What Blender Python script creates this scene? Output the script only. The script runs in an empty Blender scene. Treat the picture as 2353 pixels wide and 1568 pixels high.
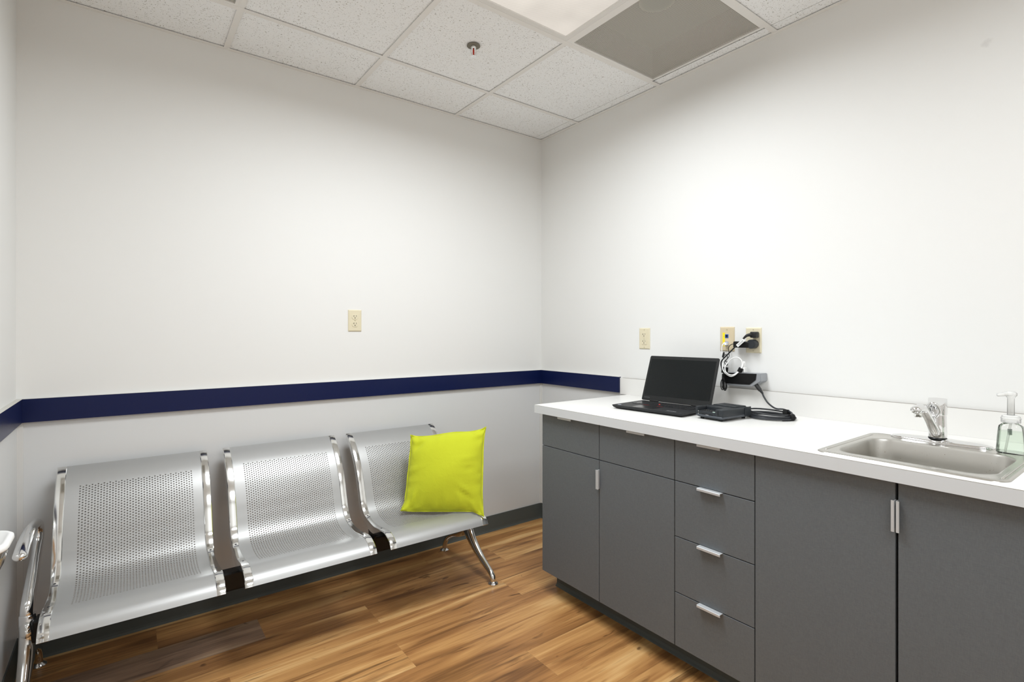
import bpy, bmesh, math, random
from mathutils import Vector, Matrix
random.seed(7)
PI = math.pi
COL = bpy.context.scene.collection
SC = bpy.context.scene

# ------------------------------------------------------------------ helpers
def lin(c):
    return tuple((x/255/12.92 if x/255 <= 0.04045 else ((x/255+0.055)/1.055)**2.4) for x in c)

def link(o, parent=None):
    COL.objects.link(o)
    if parent is not None:
        o.parent = parent
    return o

def tag(o, label=None, cat=None, group=None, kind=None):
    if label: o['label'] = label
    if cat: o['category'] = cat
    if group: o['group'] = group
    if kind: o['kind'] = kind
    return o

def thing(name, label, cat, loc=(0, 0, 0), rz=0.0, group=None):
    o = bpy.data.objects.new(name, None)
    o.empty_display_size = 0.05
    o.location = loc
    o.rotation_euler = (0, 0, rz)
    link(o)
    return tag(o, label, cat, group)

def root_of(o):
    while o.parent is not None:
        o = o.parent
    return o

def obj(name, bm, mats, parent=None, smooth=False, world=False, recalc=True, angle=None, sharp_rim=False):
    """link a bmesh as ONE mesh object; world=True: bm holds world coordinates"""
    if recalc:
        bmesh.ops.recalc_face_normals(bm, faces=bm.faces)
    if world and parent is not None:
        r = root_of(parent)
        m = (Matrix.Translation(r.location) @ r.rotation_euler.to_matrix().to_4x4()).inverted()
        bm.transform(m)
    if sharp_rim:
        for e in bm.edges:
            if e.is_boundary: e.smooth = False
    me = bpy.data.meshes.new(name)
    bm.to_mesh(me)
    bm.free()
    if not isinstance(mats, (list, tuple)):
        mats = [mats]
    for m in mats:
        me.materials.append(m)
    if smooth:
        me.polygons.foreach_set('use_smooth', [True]*len(me.polygons))
        if angle is not None:
            me.set_sharp_from_angle(angle=math.radians(angle))
    o = bpy.data.objects.new(name, me)
    link(o, parent)
    return o

def box(bm, x0, x1, y0, y1, z0, z1, mi=0, bevel=0.0, seg=2):
    ret = bmesh.ops.create_cube(bm, size=1.0)
    vs = ret['verts']
    for v in vs:
        v.co = Vector((x0+(v.co.x+.5)*(x1-x0), y0+(v.co.y+.5)*(y1-y0), z0+(v.co.z+.5)*(z1-z0)))
    fs = set(f for v in vs for f in v.link_faces)
    for f in fs: f.material_index = mi
    if bevel > 0:
        es = list(set(e for v in vs for e in v.link_edges))
        r = bmesh.ops.bevel(bm, geom=es, offset=bevel, segments=seg, affect='EDGES', profile=.5)
        for f in r['faces']: f.material_index = mi
    return vs

def nbox(*a, **k):
    bm = bmesh.new()
    box(bm, *a, **k)
    return bm

def prism(bm, poly, a0, a1, axis, mi=0):
    """extrude 2d polygon along an axis; axis 0: poly=(y,z), 1: poly=(x,z), 2: poly=(x,y)"""
    def P(p, a):
        if axis == 0: return (a, p[0], p[1])
        if axis == 1: return (p[0], a, p[1])
        return (p[0], p[1], a)
    A = [bm.verts.new(P(p, a0)) for p in poly]
    B = [bm.verts.new(P(p, a1)) for p in poly]
    n = len(poly)
    fs = [bm.faces.new(A), bm.faces.new(B[::-1])]
    for i in range(n):
        fs.append(bm.faces.new((A[i], A[(i+1) % n], B[(i+1) % n], B[i])))
    for f in fs: f.material_index = mi
    return A+B

def catmull(pts, n):
    """smooth curve through pts, n samples spaced evenly along it"""
    P = [Vector(p) for p in pts]
    P = [P[0]*2-P[1]] + P + [P[-1]*2-P[-2]]
    dense = []
    for i in range(1, len(P)-2):
        p0, p1, p2, p3 = P[i-1], P[i], P[i+1], P[i+2]
        for k in range(24):
            t = k/24
            dense.append(0.5*((2*p1)+(p2-p0)*t+(2*p0-5*p1+4*p2-p3)*t*t+(3*p1-p0-3*p2+p3)*t**3))
    dense.append(P[-2])
    L = [0.0]
    for a, b in zip(dense, dense[1:]): L.append(L[-1]+(b-a).length)
    out = []
    j = 0
    for k in range(n):
        d = L[-1]*k/(n-1)
        while j < len(L)-2 and L[j+1] < d: j += 1
        s = (d-L[j])/max(L[j+1]-L[j], 1e-9)
        out.append(dense[j].lerp(dense[j+1], min(max(s, 0), 1)))
    return out

def sweep(bm, path, radii, nseg=14, up=Vector((1, 0, 0)), closed=False, mi=0, round_caps=True):
    """tube along path; radii: one number, list, or list of (r_side, r_normal); up is the side direction"""
    n = len(path)
    path = [Vector(p) for p in path]
    if not isinstance(radii, (list, tuple)): radii = [radii]*n
    rr = []
    for k in range(n):
        f = k/(n-1)*(len(radii)-1)
        i = min(int(f), len(radii)-2) if len(radii) > 1 else 0
        a = radii[i]; b = radii[min(i+1, len(radii)-1)]
        a = a if isinstance(a, tuple) else (a, a)
        b = b if isinstance(b, tuple) else (b, b)
        t = f-i
        rr.append((a[0]*(1-t)+b[0]*t, a[1]*(1-t)+b[1]*t))
    rings = []
    side = Vector(up)
    for k in range(n):
        if closed: t = path[(k+1) % n]-path[k-1]
        else: t = path[min(k+1, n-1)]-path[max(k-1, 0)]
        t.normalize()
        s = side - t*side.dot(t)
        if s.length < 1e-5: s = t.orthogonal()
        s.normalize()
        side = s
        nn = t.cross(s)
        rings.append((path[k], s, nn, t, rr[k]))
    if round_caps and not closed:
        pre, post = [], []
        for (fr, sc) in ((0.95, .35), (.6, .8)):
            p, s, nn, t, r = rings[0]
            m = min(r)
            pre.append((p-t*m*fr, s, nn, t, (r[0]*sc, r[1]*sc)))
            p, s, nn, t, r = rings[-1]
            m = min(r)
            post.insert(0, (p+t*m*fr, s, nn, t, (r[0]*sc, r[1]*sc)))
        rings = pre+rings+post
    V = []
    for p, s, nn, t, r in rings:
        V.append([bm.verts.new(p+s*math.cos(2*PI*i/nseg)*r[0]+nn*math.sin(2*PI*i/nseg)*r[1]) for i in range(nseg)])
    m = len(V)
    fs = []
    for k in range(m if closed else m-1):
        A, B = V[k], V[(k+1) % m]
        for i in range(nseg):
            fs.append(bm.faces.new((A[i], A[(i+1) % nseg], B[(i+1) % nseg], B[i])))
    if not closed:
        fs.append(bm.faces.new(V[0][::-1])); fs.append(bm.faces.new(V[-1]))
    for f in fs: f.material_index = mi

def tube(pts, r, n=40, nseg=10, up=(1, 0, 0), closed=False):
    bm = bmesh.new()
    sweep(bm, catmull(pts, n), r, nseg, Vector(up), closed)
    return bm

def lathe(bm, prof, c=(0, 0, 0), n=32, mi=0, axis=2, sx=1.0, sy=1.0):
    """prof: (r, h) list; closes on the axis when r==0"""
    rings = []
    def P(r, h, a):
        x, y = r*math.cos(a)*sx, r*math.sin(a)*sy
        if axis == 2: return (c[0]+x, c[1]+y, c[2]+h)
        if axis == 0: return (c[0]+h, c[1]+x, c[2]+y)
        return (c[0]+x, c[1]+h, c[2]+y)
    for r, h in prof:
        if r < 1e-7: rings.append([bm.verts.new(P(0, h, 0))])
        else: rings.append([bm.verts.new(P(r, h, 2*PI*i/n)) for i in range(n)])
    fs = []
    for A, B in zip(rings, rings[1:]):
        for i in range(n):
            j = (i+1) % n
            if len(A) == 1 and len(B) == 1: continue
            if len(A) == 1: fs.append(bm.faces.new((A[0], B[i], B[j])))
            elif len(B) == 1: fs.append(bm.faces.new((A[i], A[j], B[0])))
            else: fs.append(bm.faces.new((A[i], A[j], B[j], B[i])))
    if len(rings[0]) > 1: fs.append(bm.faces.new(rings[0][::-1]))
    if len(rings[-1]) > 1: fs.append(bm.faces.new(rings[-1]))
    for f in fs: f.material_index = mi

def rrect(cx, cy, hx, hy, r, n=6):
    """rounded rectangle outline"""
    out = []
    for (sx, sy, a0) in ((1, 1, 0), (-1, 1, 90), (-1, -1, 180), (1, -1, 270)):
        for k in range(n+1):
            a = math.radians(a0+90*k/n)
            out.append((cx+sx*(hx-r)+r*math.cos(a), cy+sy*(hy-r)+r*math.sin(a)))
    return out

def loft(bm, rings, cap0=True, cap1=True, mi=0):
    V = [[bm.verts.new(p) for p in r] for r in rings]
    n = len(V[0]); fs = []
    for A, B in zip(V, V[1:]):
        for i in range(n):
            j = (i+1) % n
            fs.append(bm.faces.new((A[i], A[j], B[j], B[i])))
    if cap0: fs.append(bm.faces.new(V[0][::-1]))
    if cap1: fs.append(bm.faces.new(V[-1]))
    for f in fs: f.material_index = mi
    return V

def copy_thing(src, loc, label):
    """a copy of a thing with copies of its parts and sub-parts"""
    def rec(o, parent):
        c = o.copy(); COL.objects.link(c)
        if parent is not None: c.parent = parent
        for ch in list(o.children): rec(ch, c)
        return c
    r = rec(src, None)
    r.location = loc; r['label'] = label
    return r

# ------------------------------------------------------------------ materials
def mat(name, col, rough=.5, metal=0.0, spec=.5, alpha=1.0, trans=0.0, coat=0.0, emis=None, es=1.0, ior=1.45):
    m = bpy.data.materials.new(name); m.use_nodes = True
    b = m.node_tree.nodes['Principled BSDF']
    b.inputs['Base Color'].default_value = (*lin(col), 1)
    b.inputs['Roughness'].default_value = rough
    b.inputs['Metallic'].default_value = metal
    b.inputs['Specular IOR Level'].default_value = spec
    b.inputs['Alpha'].default_value = alpha
    b.inputs['Transmission Weight'].default_value = trans
    b.inputs['Coat Weight'].default_value = coat
    b.inputs['IOR'].default_value = ior
    if emis:
        b.inputs['Emission Color'].default_value = (*lin(emis), 1)
        b.inputs['Emission Strength'].default_value = es
    return m

def N(m, typ, **props):
    n = m.node_tree.nodes.new(typ)
    for k, v in props.items(): setattr(n, k, v)
    return n
def L(m, a, ao, b, bi): m.node_tree.links.new(a.outputs[ao], b.inputs[bi])
def BS(m): return m.node_tree.nodes['Principled BSDF']
def math_node(m, op, a=None, b=None, c=None):
    n = N(m, 'ShaderNodeMath', operation=op)
    for i, v in enumerate((a, b, c)):
        if v is None: continue
        if isinstance(v, (int, float)): n.inputs[i].default_value = v
        else: m.node_tree.links.new(v, n.inputs[i])
    return n.outputs[0]
def ramp(m, fac, stops):
    n = N(m, 'ShaderNodeValToRGB')
    while len(n.color_ramp.elements) < len(stops): n.color_ramp.elements.new(.5)
    for e, (p, c) in zip(n.color_ramp.elements, stops):
        e.position = p; e.color = (*lin(c), 1)
    m.node_tree.links.new(fac, n.inputs[0])
    return n.outputs[0]
def bump(m, height, strength, dist=.001):
    n = N(m, 'ShaderNodeBump')
    n.inputs['Strength'].default_value = strength; n.inputs['Distance'].default_value = dist
    m.node_tree.links.new(height, n.inputs['Height'])
    m.node_tree.links.new(n.outputs[0], BS(m).inputs['Normal'])
def coords(m, scale=(1, 1, 1), kind='Object'):
    tc = N(m, 'ShaderNodeTexCoord'); mp = N(m, 'ShaderNodeMapping')
    mp.inputs['Scale'].default_value = scale
    L(m, tc, kind, mp, 'Vector')
    return mp.outputs[0]
def noise(m, vec, scale, detail=2.0, rough=.5, dist=0.0):
    n = N(m, 'ShaderNodeTexNoise')
    n.inputs['Scale'].default_value = scale; n.inputs['Detail'].default_value = detail
    n.inputs['Roughness'].default_value = rough; n.inputs['Distortion'].default_value = dist
    if vec is not None: m.node_tree.links.new(vec, n.inputs['Vector'])
    return n.outputs['Fac']

def wall_paint(name, smudge=False):
    m = mat(name, (225, 225, 223), .62, spec=.3)
    v = coords(m)
    bump(m, noise(m, v, 260, 2), .12, .0006)
    if smudge:
        # one soft grey scuff high on the wall
        sub = N(m, 'ShaderNodeVectorMath', operation='SUBTRACT'); m.node_tree.links.new(v, sub.inputs[0])
        sub.inputs[1].default_value = (0, -2.277, 2.219)
        ln = N(m, 'ShaderNodeVectorMath', operation='LENGTH'); L(m, sub, 0, ln, 0)
        d = math_node(m, 'ADD', ln.outputs['Value'], math_node(m, 'MULTIPLY', noise(m, v, 45, 3), .03))
        c = ramp(m, math_node(m, 'MULTIPLY', d, 20.0), [(.28, (205, 204, 202)), (.62, (225, 225, 223))])
        m.node_tree.links.new(c, BS(m).inputs['Base Color'])
    return m

M_wall = wall_paint('wall_paint')
M_wallR = wall_paint('wall_paint_scuffed', True)
M_wains = mat('wainscot_panel', (214, 215, 215), .22, spec=.45)
M_navy = mat('navy_rail', (13, 24, 66), .3, spec=.35)
M_railtop = mat('rail_edge', (196, 194, 188), .5)
M_trim = mat('corner_trim', (215, 214, 211), .35)
M_base = mat('cove_base', (84, 89, 87), .5, spec=.3)
M_grid = mat('grid_white', (228, 227, 224), .5)
M_lamframe = mat('fixture_white', (222, 221, 218), .4)
M_dark = mat('dark_void', (18, 18, 18), .8)
M_ctop = mat('counter_laminate', (226, 225, 222), .33, spec=.4)
M_edgetint = mat('counter_edge_tint', (208, 212, 215), .4, spec=.35)  # cooler than the top: colour offsets warm light bounced off the floor
M_seam = mat('laminate_seam', (140, 134, 125), .6)
M_alu = mat('pull_aluminium', (200, 203, 206), .4, metal=.3)
M_chrome = mat('chrome', (232, 232, 232), .06, metal=1.0)
M_chrome2 = mat('polished_aluminium', (225, 225, 223), .11, metal=1.0)
M_black = mat('black_plastic', (24, 24, 25), .42)
M_blackgloss = mat('black_gloss', (17, 17, 18), .38, spec=.35)
M_rubber = mat('rubber', (20, 20, 20), .7)
M_strap = mat('hook_strap', (14, 14, 14), .9)
M_white = mat('white_plastic', (238, 238, 236), .4)
M_whitecord = mat('white_cord', (240, 240, 238), .45)
M_ivory = mat('ivory_plastic', (216, 207, 180), .4)
M_almond = mat('almond_plastic', (205, 190, 160), .4)
M_slot = mat('slot_dark', (40, 34, 20), .7)
M_screw = mat('screw_paint', (190, 182, 152), .3, metal=.3)
M_yellow = mat('yellow_label', (244, 220, 40), .5)
M_blue = mat('blue_jack', (32, 92, 190), .4)
M_charcoal = mat('charcoal_cord', (44, 46, 50), .45)
M_tagw = mat('paper_tag', (236, 236, 234), .6)
M_ink = mat('ink', (70, 70, 72), .7)
M_red = mat('red_rubber', (205, 40, 38), .5)
M_redstripe = mat('red_stripe', (150, 40, 42), .5)
M_bezel = mat('screen_bezel', (30, 31, 31), .5, spec=.3)
M_screen = mat('screen_panel', (16, 20, 21), .26, spec=.35)
M_laptop = mat('laptop_case', (33, 34, 36), .5, spec=.35)
M_key = mat('laptop_keys', (36, 37, 39), .22, spec=.7)
M_letter = mat('lettering_silver', (168, 170, 172), .4)
M_letterdim = mat('lettering_dim', (78, 80, 80), .45)
M_device = mat('device_case', (38, 42, 46), .42, spec=.4)
M_devlow = mat('device_tray', (66, 71, 78), .45)
M_silver = mat('silver_plastic', (158, 161, 166), .35, metal=.35)
M_emblem = mat('emblem', (168, 176, 190), .35, metal=.3)
M_bulb = mat('sprinkler_bulb', (205, 48, 20), .15, trans=.3)
M_tube = mat('spring_grey', (120, 130, 122), .4)
M_lime = None

def make_tile():
    m = mat('ceiling_tile', (240, 242, 243), .85, spec=.1)
    v = coords(m, (1, 1, 0))
    n1 = noise(m, v, 165, 1.5, .55, 1.2)
    n2 = noise(m, v, 75, 1.0, .5, 2.5)
    f = math_node(m, 'MINIMUM', ramp(m, n1, [(.325, (0, 0, 0)), (.355, (255, 255, 255))]),
                  ramp(m, n2, [(.245, (0, 0, 0)), (.268, (255, 255, 255))]))
    c = ramp(m, f, [(0, (158, 155, 147)), (1, (240, 242, 243))])
    m.node_tree.links.new(c, BS(m).inputs['Base Color'])
    bump(m, f, .35, .002)
    return m
M_tile = make_tile()

def make_cabinet():
    m = mat('graphite_laminate', (98, 101, 104), .5, spec=.35)
    v1 = coords(m, (1, 900, 90)); v2 = coords(m, (1, 90, 900))
    a = noise(m, v1, 1.0, 2); b = noise(m, v2, 1.0, 2)
    s = math_node(m, 'MULTIPLY', math_node(m, 'ADD', a, b), .5)
    c = ramp(m, s, [(.3, (93, 98, 102)), (.7, (107, 112, 116))])
    m.node_tree.links.new(c, BS(m).inputs['Base Color'])
    bump(m, s, .05, .0003)
    return m
M_cab = make_cabinet()
M_cabin = mat('cabinet_interior', (34, 34, 33), .7)

def make_seatmetal():
    m = mat('silver_powder_coat', (172, 172, 171), .40, metal=.5)
    return m
M_seat = make_seatmetal()

def make_steel():
    m = mat('brushed_steel', (196, 193, 187), .24, metal=1.0)
    v = coords(m, (900, 40, 40))
    n = noise(m, v, 1.0, 3)
    r = N(m, 'ShaderNodeMapRange'); r.inputs['To Min'].default_value = .22; r.inputs['To Max'].default_value = .27
    m.node_tree.links.new(n, r.inputs['Value']); L(m, r, 0, BS(m), 'Roughness')
    return m
M_steel = make_steel()
def make_bowl():
    m = mat('satin_steel_bowl', (190, 184, 174), .33, metal=1.0)
    v = coords(m)
    n = noise(m, v, 190, 2, .5); n2 = noise(m, v, 7, 2)
    f = math_node(m, 'ADD', n, math_node(m, 'MULTIPLY', n2, .3))
    c = ramp(m, f, [(.38, (122, 104, 84)), (.43, (192, 190, 185))])
    m.node_tree.links.new(c, BS(m).inputs['Base Color'])
    return m
M_bowl = make_bowl()

def make_fabric():
    m = mat('lime_cotton', (190, 197, 46), .85, spec=.12)
    BS(m).inputs['Sheen Weight'].default_value = .1
    v = coords(m)
    w1 = noise(m, coords(m, (1, 1, 6)), 150, 2)
    w2 = noise(m, v, 22, 3, .55, .6)
    h = math_node(m, 'ADD', math_node(m, 'MULTIPLY', w1, .18), w2)
    bump(m, h, .35, .006)
    return m
M_lime = make_fabric()

def make_floor():
    m = mat('vinyl_plank', (175, 125, 70), .36, spec=.4)
    uv = N(m, 'ShaderNodeUVMap', uv_map='UVMap')
    at = N(m, 'ShaderNodeVertexColor', layer_name='plank')
    sep = N(m, 'ShaderNodeSeparateXYZ'); L(m, uv, 0, sep, 0)
    sc = N(m, 'ShaderNodeSeparateColor'); L(m, at, 0, sc, 0)
    r1, r2, r3 = sc.outputs[0], sc.outputs[1], sc.outputs[2]
    def vec(sx, sy, k):
        c = N(m, 'ShaderNodeCombineXYZ')
        m.node_tree.links.new(math_node(m, 'ADD', math_node(m, 'MULTIPLY', sep.outputs[0], sx), math_node(m, 'MULTIPLY', r1, 37.0+k)), c.inputs[0])
        m.node_tree.links.new(math_node(m, 'ADD', math_node(m, 'MULTIPLY', sep.outputs[1], sy), math_node(m, 'MULTIPLY', r2, 19.0)), c.inputs[1])
        m.node_tree.links.new(math_node(m, 'MULTIPLY', r1, 11.0), c.inputs[2])
        return c.outputs[0]
    broad = noise(m, vec(1.1, 9.0, 0), 1.0, 3, .55, .7)
    fine = noise(m, vec(3.0, 110.0, 5), 1.0, 3, .6, .3)
    streak = noise(m, vec(1.6, 20.0, 11), 1.0, 4, .62, 1.3)
    knot = noise(m, vec(3.6, 9.0, 23), 1.0, 2, .5, 2.2)
    b = math_node(m, 'ADD', math_node(m, 'MULTIPLY', broad, .85), math_node(m, 'MULTIPLY', fine, .22))
    b = math_node(m, 'ADD', b, math_node(m, 'MULTIPLY', math_node(m, 'SUBTRACT', r2, .5), .08))
    c1 = ramp(m, b, [(.34, (122, 83, 48)), (.46, (164, 117, 70)), (.57, (193, 146, 91)), (.70, (220, 180, 124))])
    s = ramp(m, streak, [(.31, (255, 255, 255)), (.445, (0, 0, 0))])
    kk = ramp(m, knot, [(.255, (255, 255, 255)), (.31, (0, 0, 0))])
    dark = math_node(m, 'MAXIMUM', s, kk)
    mix = N(m, 'ShaderNodeMix', data_type='RGBA')
    m.node_tree.links.new(math_node(m, 'MULTIPLY', dark, .78), mix.inputs[0])
    m.node_tree.links.new(c1, mix.inputs[6])
    mix.inputs[7].default_value = (*lin((92, 60, 34)), 1)
    # some planks are greyer and darker
    hs = N(m, 'ShaderNodeHueSaturation')
    L(m, mix, 2, hs, 'Color')
    g = ramp(m, r3, [(.965, (255, 255, 255)), (.975, (165, 165, 165))])
    sat = math_node(m, 'MULTIPLY', g, 1.0)
    m.node_tree.links.new(math_node(m, 'ADD', math_node(m, 'MULTIPLY', sat, .55), .45), hs.inputs['Saturation'])
    m.node_tree.links.new(math_node(m, 'ADD', math_node(m, 'MULTIPLY', sat, .5), .5), hs.inputs['Value'])
    # hairline joints at the plank ends and edges
    uv2 = N(m, 'ShaderNodeUVMap', uv_map='Edge'); s2 = N(m, 'ShaderNodeSeparateXYZ'); L(m, uv2, 0, s2, 0)
    e = math_node(m, 'MINIMUM', s2.outputs[0], s2.outputs[1])
    jm = ramp(m, math_node(m, 'MULTIPLY', e, 400.0), [(.16, (255, 255, 255)), (.4, (0, 0, 0))])
    mix2 = N(m, 'ShaderNodeMix', data_type='RGBA')
    m.node_tree.links.new(math_node(m, 'MULTIPLY', jm, .45), mix2.inputs[0])
    L(m, hs, 0, mix2, 6); mix2.inputs[7].default_value = (*lin((150, 112, 72)), 1)
    L(m, mix2, 2, BS(m), 'Base Color')
    bump(m, fine, .05, .0005)
    return m
M_floor = make_floor()

def make_lens():
    m = bpy.data.materials.new('prismatic_lens'); m.use_nodes = True
    nt = m.node_tree; nt.nodes.clear()
    out = nt.nodes.new('ShaderNodeOutputMaterial')
    em = nt.nodes.new('ShaderNodeEmission')
    tc = nt.nodes.new('ShaderNodeTexCoord'); sep = nt.nodes.new('ShaderNodeSeparateXYZ')
    nt.links.new(tc.outputs['Object'], sep.inputs[0])
    fx = math_node(m, 'SINE', math_node(m, 'MULTIPLY', sep.outputs[0], 2*PI/.0075))
    fy = math_node(m, 'SINE', math_node(m, 'MULTIPLY', sep.outputs[1], 2*PI/.0075))
    p = math_node(m, 'MULTIPLY', fx, fy)
    n = noise(m, tc.outputs['Object'], 4.0, 2)
    k = math_node(m, 'ADD', math_node(m, 'MULTIPLY', p, .09), math_node(m, 'ADD', math_node(m, 'MULTIPLY', n, .3), .42))
    em.inputs['Color'].default_value = (*lin((255, 246, 234)), 1)
    nt.links.new(k, em.inputs['Strength'])
    nt.links.new(em.outputs[0], out.inputs[0])
    return m
M_lens = make_lens()

def make_perf():
    """white painted sheet, punched with fine staggered round holes"""
    m = mat('perforated_sheet', (200, 198, 190), .5)
    nt = m.node_tree
    tc = N(m, 'ShaderNodeTexCoord'); sep = N(m, 'ShaderNodeSeparateXYZ'); L(m, tc, 'Object', sep, 0)
    P = .0062
    def dots(ox, oy):
        fx = math_node(m, 'SUBTRACT', math_node(m, 'FRACT', math_node(m, 'ADD', math_node(m, 'DIVIDE', sep.outputs[0], P), 50+ox)), .5)
        fy = math_node(m, 'SUBTRACT', math_node(m, 'FRACT', math_node(m, 'ADD', math_node(m, 'DIVIDE', sep.outputs[1], P*1.732), 50+oy)), .5)
        fy = math_node(m, 'MULTIPLY', fy, 1.732)
        return math_node(m, 'ADD', math_node(m, 'MULTIPLY', fx, fx), math_node(m, 'MULTIPLY', fy, fy))
    d = math_node(m, 'MINIMUM', dots(0, 0), dots(.5, .5))
    hole = math_node(m, 'LESS_THAN', d, .108)
    tr = N(m, 'ShaderNodeBsdfTransparent'); mx = N(m, 'ShaderNodeMixShader')
    nt.links.new(hole, mx.inputs[0]); nt.links.new(BS(m).outputs[0], mx.inputs[1]); nt.links.new(tr.outputs[0], mx.inputs[2])
    nt.links.new(mx.outputs[0], nt.nodes['Material Output'].inputs[0])
    return m
M_perf = make_perf()
M_plenum = mat('plenum_grey', (128, 127, 120), .8)
M_duct = mat('duct_collar', (225, 224, 205), .6)

def clear(name, tint, rough=.03, amount=.9, ior=1.45):
    """thin clear plastic: mostly see-through with a fresnel gloss"""
    m = bpy.data.materials.new(name); m.use_nodes = True
    nt = m.node_tree; nt.nodes.clear()
    out = nt.nodes.new('ShaderNodeOutputMaterial')
    tr = nt.nodes.new('ShaderNodeBsdfTransparent'); tr.inputs[0].default_value = (*lin(tint), 1)
    di = nt.nodes.new('ShaderNodeBsdfDiffuse'); di.inputs[0].default_value = (*lin(tint), 1)
    gl = nt.nodes.new('ShaderNodeBsdfGlossy'); gl.inputs['Roughness'].default_value = rough
    fr = nt.nodes.new('ShaderNodeFresnel'); fr.inputs[0].default_value = ior
    a = nt.nodes.new('ShaderNodeMixShader'); a.inputs[0].default_value = amount
    nt.links.new(di.outputs[0], a.inputs[1]); nt.links.new(tr.outputs[0], a.inputs[2])
    b = nt.nodes.new('ShaderNodeMixShader')
    nt.links.new(fr.outputs[0], b.inputs[0]); nt.links.new(a.outputs[0], b.inputs[1]); nt.links.new(gl.outputs[0], b.inputs[2])
    nt.links.new(b.outputs[0], out.inputs[0])
    return m
M_clear = clear('clear_plastic', (252, 253, 252), .04, .97, 1.35)
M_soap = clear('green_soap', (247, 253, 247), .05, .97, 1.08)
M_frost = clear('frosted_plastic', (252, 252, 251), .25, .55, 1.2)
M_clearbin = clear('clear_bin', (246, 248, 248), .06, .95)

# ------------------------------------------------------------------ the room
XL, YF, ZC = -2.605, -3.75, 2.5664       # left wall, wall behind the viewer, ceiling grid face
def struct(name, bm, m, **k):
    o = obj(name, bm, m, **k); o['kind'] = 'structure'; return o

# floor of vinyl planks, every plank its own face
bm = bmesh.new()
uvl = bm.loops.layers.uv.new('UVMap'); uve = bm.loops.layers.uv.new('Edge')
cl = bm.loops.layers.color.new('plank')
W, LEN, Y0 = .1788, 1.22, -.030
fixed = {0: -.95, 1: -1.81, 2: -1.39, 3: -.75, 4: -1.397, 5: -.43, 6: -1.004, 7: -1.62}
rnd = random.Random(11)
for k in range(-1, 22):
    ya, yb = Y0-k*W, Y0-(k+1)*W
    ya, yb = min(ya, .0), max(yb, YF)
    if yb >= ya: continue
    st = fixed.get(k, -rnd.uniform(0, LEN))
    xs = [st+i*LEN for i in range(-4, 5)]
    for xa in xs:
        xb = xa+LEN
        a, b = max(xa, XL), min(xb, 0.0)
        if b-a < .002: continue
        vs = [bm.verts.new(p) for p in ((a, yb, 0), (b, yb, 0), (b, ya, 0), (a, ya, 0))]
        f = bm.faces.new(vs)
        r = (rnd.random(), rnd.random(), rnd.random()*.9, 1)
        if k == 1 and xa < -1.9: r = (r[0], .2, .99, 1)
        for lp in f.loops:
            x, y = lp.vert.co.x, lp.vert.co.y
            lp[uvl].uv = (x-xa, y-yb)
            lp[cl] = r
        # distance to joints is piecewise: store along/across distances folded at the middle
        m_ = bmesh.ops.subdivide_edges(bm, edges=f.edges[:], cuts=1, use_grid_fill=True)
for f in bm.faces:
    pass
# fold the edge distances per plank
for f in bm.faces:
    for lp in f.loops:
        co = lp.vert.co
        k = math.floor((Y0-f.calc_center_median().y)/W)
        ya, yb = Y0-k*W, Y0-(k+1)*W
        lp[uve].uv = (.5, max(0.0, min(ya-co.y, co.y-yb)))
        u = lp[uvl].uv.x
        lp[uve].uv.x = max(0.0, min(u, LEN-u))
floor = struct('floor', bm, M_floor)
g = nbox(XL-.1, .1, YF-.1, .1, -.12, -.004)
o = obj('subfloor', g, M_dark, floor)

def wall(name, b, m, **k):
    return struct(name, b, m, **k)
wall_back = wall('wall_back', nbox(XL-.1, .1, 0, .1, 0, 2.95), M_wall)
wall_right = wall('wall_right', nbox(0, .1, YF, 0, 0, 2.95), M_wallR)
wall_left = wall('wall_left', nbox(XL-.1, XL, YF, 0, 0, 2.95), M_wall)
wall_front = wall('wall_front', nbox(XL-.1, .1, YF-.1, YF, 0, 2.95), M_wall)
obj('wainscot', nbox(XL+.003, -.003, -.003, 0, .09, .935), M_wains, wall_back)
obj('wainscot', nbox(-.003, 0, -.752, -.003, .09, .935), M_wains, wall_right)
obj('wainscot', nbox(XL, XL+.003, YF, -.003, .09, .935), M_wains, wall_left)

# navy chair rail (trim_1 back, trim_2 right, trim_3 left) with a pale top edge
RB, RT, RD = .9175, 1.0070, .019
def rail(name, x0, x1, y0, y1):
    b = bmesh.new()
    box(b, x0, x1, y0, y1, RB, RT, 0)
    for f in b.faces:
        if f.calc_center_median().z > RT-.001: f.material_index = 1
    return struct(name, b, [M_navy, M_railtop])
rail('trim_1', XL, 0, -RD, 0)
rail('trim_2', -RD, 0, -.706, -RD)
rail('trim_3', XL, XL+RD, YF, -RD)
for i, (x0, x1, y0, y1) in enumerate(((XL+.003, XL+.020, -.007, -.003), (-.018, -.003, -.007, -.003), (-.007, -.003, -.016, -.007))):
    struct('trim_%d' % (4+i), nbox(x0, x1, y0, y1, .1, RB), M_trim)

def cove(name, axis, wallpos, sgn, a0, a1):
    prof = [(0, .101), (.0045, .101), (.0045, .020), (.0055, .010), (.0075, .004), (.009, 0), (0, 0)]
    poly = [(wallpos+sgn*p[0], p[1]) for p in prof]
    b = bmesh.new(); prism(b, poly, a0, a1, axis)
    return struct(name, b, M_base)
cove('baseboard_back', 0, -.003, -1, XL, 0)
cove('baseboard_right', 1, -.003, -1, -.752, -.003)
cove('baseboard_left', 1, XL+.003, 1, YF, -.003)

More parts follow.
